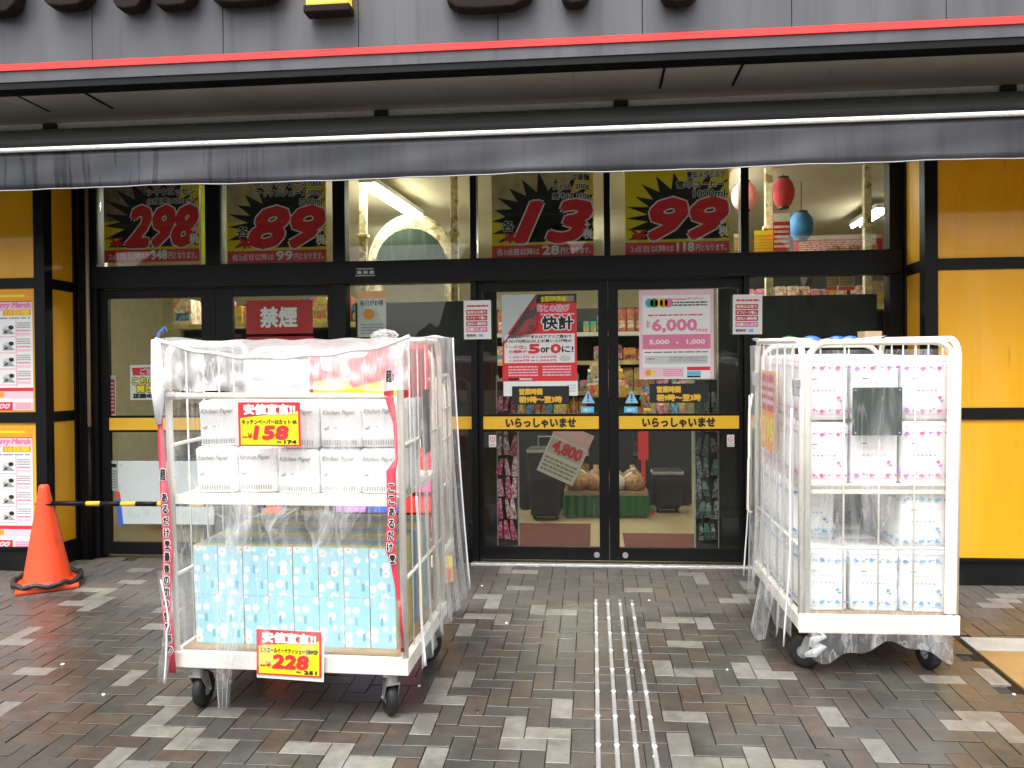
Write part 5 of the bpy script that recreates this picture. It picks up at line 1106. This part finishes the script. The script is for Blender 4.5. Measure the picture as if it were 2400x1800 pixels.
for iy in range(4):
    row = ('front', 'second', 'third', 'back')[iy]
    for iz in range(2):
        for ix in range(3):
            place_pack(pk[(ix+iz+iy) % 3], .024+ix*.2345, .04+iy*.235, .9255+iz*.312, 'pink printed toilet roll pack, %s layer, %s row of the wire cage' % (('lower', 'upper')[iz], row), 'pink toilet rolls %s layer %s row' % (('lower', 'upper')[iz], row))
            if iz == 1 and ((ix < 2 and iy == 0) or (ix == 1 and iy < 3)): continue
            z_ = .2975+iz*.302-(.02 if (ix == 1 and iz == 0) else 0)*0
            place_pack(bk[(ix+iz+iy) % 3], .024+ix*.2345, .04+iy*.235, z_, 'blue printed toilet roll pack, %s layer, %s row of the wire cage' % (('lower', 'upper')[iz], row), 'blue toilet rolls %s layer %s row' % (('lower', 'upper')[iz], row))
rcov = thing('plastic_cover', 'clear plastic sheet hanging off the side and foot of the toilet roll cage', 'plastic cover', None, RM)
def rside(u, v):
    y = -.01+(RD+.02)*u; z = 1.6-(1.36+.12*math.sin(9*u))*v if u > .15 else 1.6-1.42*v
    return (-.022-.045*v*v*(.3+.7*math.sin(math.pi*u))-.012*math.sin(34*u+PH[5])*min(1, 2*v)-.006*math.sin(63*u+4*v)*v, y, z)
b = MB(); b.grid(rside, 70, 16); b.build('side_curtain', M['plastic'], rcov, smooth=True)
def rfull(u, v): return (.0+(RW-.09)*u, -.03-.008*math.sin(8*u+5*v)-.006*math.sin(19*u-6*v), 1.58-1.36*v)
b = MB(); b.grid(rfull, 50, 40); b.build('front_sheet', M['plastic3'], rcov, smooth=True)
def rfoot(u, v): return (.06+.66*u, -.012-.012*math.sin(17*u)*v-.02*v, .235-(.11+.045*math.sin(6.5*u+1)+.015*math.sin(21*u))*v)
b = MB(); b.grid(rfoot, 40, 6); b.build('foot_flap', M['plastic2'], rcov, smooth=True)
def rtop(u, v): return (-.015+(RW*.55)*u, -.015+(RD+.02)*v, RH+.012-.05*math.sin(math.pi*u)*(.4+.6*v)+.008*math.sin(14*u+9*v))
b = MB(); b.grid(rtop, 24, 24); b.build('top_sheet', M['plastic'], rcov, smooth=True)
def rtrail(u, v): return (-.05-.05*v+.02*math.sin(7*u), .3+.34*u, .3-.28*v+.02*math.sin(10*u)*v)
b = MB(); b.grid(rtrail, 24, 10); b.build('trailing_edge', M['plastic2'], rcov, smooth=True)
for yy, z1 in ((.02, .02), (RD-.02, .08)):
    b = MB(); b.tube([(-.03-.03*(k/16)**2, yy+.02*math.sin(k*.5), 1.3-(1.3-z1-.1)*k/16) for k in range(17)], .0045, 6); b.build('zip_edge', M['seam'], rcov, smooth=True)
b = MB(); b.tube([(.09+.035*math.sin(k*1.9)-.012*k/3, -.005-.012*(k % 3), .215-.02*k) for k in range(7)], [.01, .014, .018, .022, .026, .022, .01], 9); b.build('bunched_tail', M['plastic4'], rcov, smooth=True)
s = Sheet(.34, .44, 'porange'); s.rect(.05, .05, .95, .5, 'dred', 1).lines(.1, .12, .9, .45, 3, 'lpink').text('298', .12, .58, .86, .88, 'pyellow', .006, 3); s.build('price_card', 'orange and red price card behind plastic on the side of the toilet roll cage', 'price card', RM @ T(-.012, RD-.28, 1.02) @ RZ(math.radians(-90)))
# bits lying on top of the cages
for (x, y, m_, lab) in ((.1, .6, 'green', 'green'), (.22, .62, 'blue', 'blue')):
    b = MB(); b.lathe([(.0, 0), (.035, .004), (.045, .02), (.03, .045), (.012, .055), (0, .06)], 9); b.v = [(a*1.6+random.uniform(-.006, .006), c*1, e+random.uniform(-.004, .004)) for a, c, e in b.v]
    o = b.build('crumpled_wrapper', M[m_]); o.matrix_world = RM @ T(x, y, RH-.002) @ S3(.75, .75, .5); tag(o, '%s crumpled wrapper lying on top of the toilet roll cage' % lab, 'wrapper')
for k, x in enumerate((.36, .43)):
    b = MB(); b.lathe([(.0, 0), (.03, .003), (.042, .02), (.03, .04), (.0, .05)], 8); b.v = [(a*1.3+random.uniform(-.005, .005), c, e) for a, c, e in b.v]; o = b.build('crumpled_wrapper', M['blue']); o.matrix_world = RM @ T(x, .63, RH-.002) @ S3(.75, .75, .55); tag(o, 'blue wrapper knot beside the brown box on the toilet roll cage', 'wrapper', 'blue wrapper knots')
b = MB(); b.box(0, .09, 0, .12, 0, .05); b.box(.03, .06, -.001, .121, .0505, .051); o = b.build('small_box', M['ply'], None, bevel=.002); o.matrix_world = RM @ T(.5, .6, RH-.002); tag(o, 'small brown box lying on top of the toilet roll cage', 'box')
b = MB(); b.lathe([(0, 0), (.04, .005), (.06, .03), (.045, .055), (.02, .06), (0, .062)], 8); b.v = [(a*1.3, c, e+random.uniform(-.008, .008)) for a, c, e in b.v]; o = b.build('crumpled_bag', M['plastic2']); o.matrix_world = LM @ T(.78, LD-.05, LH+.0); tag(o, 'crumpled clear bag lying on the tissue cage', 'bag')

# --- third cage standing behind, near the doors
TM = cage_matrix(-1.72, 5.18, 0)
tcg = roll_cage('worn cream roll cage half hidden behind the tissue cage, by the side light', TM, .76, .5, 1.42, (.7, 1.0, 1.2), (.3, .2, .1, .4), wires=3)
GB = [M['violet'], M['blue'], M['pred'], M['teal'], M['lpink'], M['magenta']]
i = 0
for iz in range(5):
    for ix in range(3):
        b = MB(); h_ = .13; w_ = .2
        b.add([(0, 0, 0), (w_, 0, 0), (w_, .02, h_*.8), (0, .02, h_*.8), (w_*.5, .05, h_), (0, .3, 0), (w_, .3, 0), (w_, .28, h_*.8), (0, .28, h_*.8), (w_*.5, .25, h_)],
              [(0, 1, 2, 3), (3, 2, 4), (6, 5, 8, 7), (8, 9, 7), (0, 3, 8, 5), (1, 6, 7, 2), (3, 4, 9, 8), (4, 2, 7, 9), (5, 6, 1, 0)])
        o = b.build('detergent_refill', GB[i % 6], None, bevel=.006); o.matrix_world = TM @ T(.06+ix*.215, .06, .2865+iz*.132); i += 1
        cn = ('violet', 'blue', 'red', 'teal', 'light pink', 'magenta')[(i-1) % 6]
        tag(o, '%s refill pouch heaped in the half hidden cage by the side light' % cn, 'pouch', '%s refill pouches' % cn)
s = Sheet(.1, .17, 'porange'); s.rect(.0, 0, 1, .45, 'pyellow', 1).text('98', .15, .5, .85, .9, 'pred', .002); s.build('price_card', 'small orange and yellow tag hanging low on the half hidden cage', 'price card', TM @ T(.74, -.02, .12) @ RZ(math.radians(25)))

# ------------------------------------------------------------------ cone, bar, pale board, blue cone
pcn = G(112, 1372); pcn.z = gz(pcn.y)
cn = thing('traffic_cone', 'orange traffic cone with black weight ring beside the yellow wall', 'traffic cone', None, T(pcn.x, pcn.y, pcn.z) @ RX(TILT))
b = MB(); prof = [(.165, .035), (.152, .05), (.148, .06), (.037, .66), (.034, .685), (.026, .7), (0, .704)]; b.lathe(prof, 40); b.build('cone_body', M['orange'], cn, smooth=True)
b = MB(); b.box(-.19, .19, -.19, .19, 0, .034, 0, RZ(.6)); b.build('base', M['orange'], cn, bevel=.012)
b = MB()
ringp = [(.205*math.copysign(abs(math.cos(a))**.75, math.cos(a)), .205*math.copysign(abs(math.sin(a))**.75, math.sin(a))) for a in [2*math.pi*k/28 for k in range(28)]]
b.tube([RZ(.6) @ Vector((x, y, .05+.012*math.sin(2*k))) for k, (x, y) in enumerate(ringp)], .017, 8, 0, True); b.build('weight_ring', M['rubber'], cn, smooth=True)
bz = W(200, 1179, pcn.y).z
b = MB(); x0, x1 = pcn.x-.005, -2.1; y_ = pcn.y-.02
seg = [x0, x0+.3, W(203, 1179, y_).x, W(236, 1179, y_).x, W(284, 1179, y_).x, W(319, 1179, y_).x, W(370, 1179, y_).x, W(408, 1179, y_).x, W(450, 1179, y_).x, W(480, 1179, y_).x, x1]
bar = thing('cone_bar', 'black and yellow striped bar from the cone to behind the cage', 'barrier bar')
for k, (a, c) in enumerate(zip(seg[1:], seg[2:])):
    b = MB(); b.cyl((a, y_, bz), (c, y_, bz), .0165, 12); b.build('stripe', M['band'] if k % 2 == 1 else M['black'], bar, smooth=True)
b = MB(); b.cyl((x0+.06, y_, bz), (seg[1], y_, bz), .0165, 12); b.tube([(pcn.x+.066*math.cos(a), pcn.y+.066*math.sin(a), bz-.004) for a in [2*math.pi*k/24 for k in range(24)]], .008, 6, 0, True); b.build('loop', M['black'], bar, smooth=True)
cn2 = dup(cn, None, T(x1-.02, pcn.y, gz(pcn.y)) @ RX(TILT)); cn2['label'] = 'orange traffic cone hidden behind the tissue cage holding the striped bar'
yb = D-.02; a, c = W(277, 1228, yb), W(500, 1081, yb)
b = MB(); b.box(a.x, c.x, yb, yb+.018, a.z, c.z); o = b.build('pale_board', M['pale'], None, bevel=.003); tag(o, 'pale grey board fixed low across the plain banded doors', 'board')
for (x, z) in ((a.x+.03, a.z+.03), (a.x+.03, c.z-.03), (c.x-.03, a.z+.03), (c.x-.03, c.z-.03)):
    q = MB(); q.cyl((x, yb, z), (x, yb-.003, z), .007, 10); q.build('fixing', M['steel'], o)
p0, p1, p2 = W(276, 1151, yb-.004), W(283, 1168, yb-.004), W(280, 1232, yb-.004)
t = thing('corner_tape', 'short blue tape with red tip stuck on the edge of the pale board', 'tape')
b = MB(); b.prism([(p0.x-.012, p1.z), (p0.x+.02, p1.z), (p2.x+.03, p2.z), (p2.x-.008, p2.z)], yb-.004, yb-.001); b.build('blue_tape', M['blue'], t)
b = MB(); b.prism([(p0.x-.012, p1.z+.001), (p0.x-.008, p0.z-.006), (p0.x+.003, p0.z), (p0.x+.015, p0.z-.01), (p0.x+.02, p1.z+.001)], yb-.004, yb-.001); b.build('red_tip', M['pred'], t)
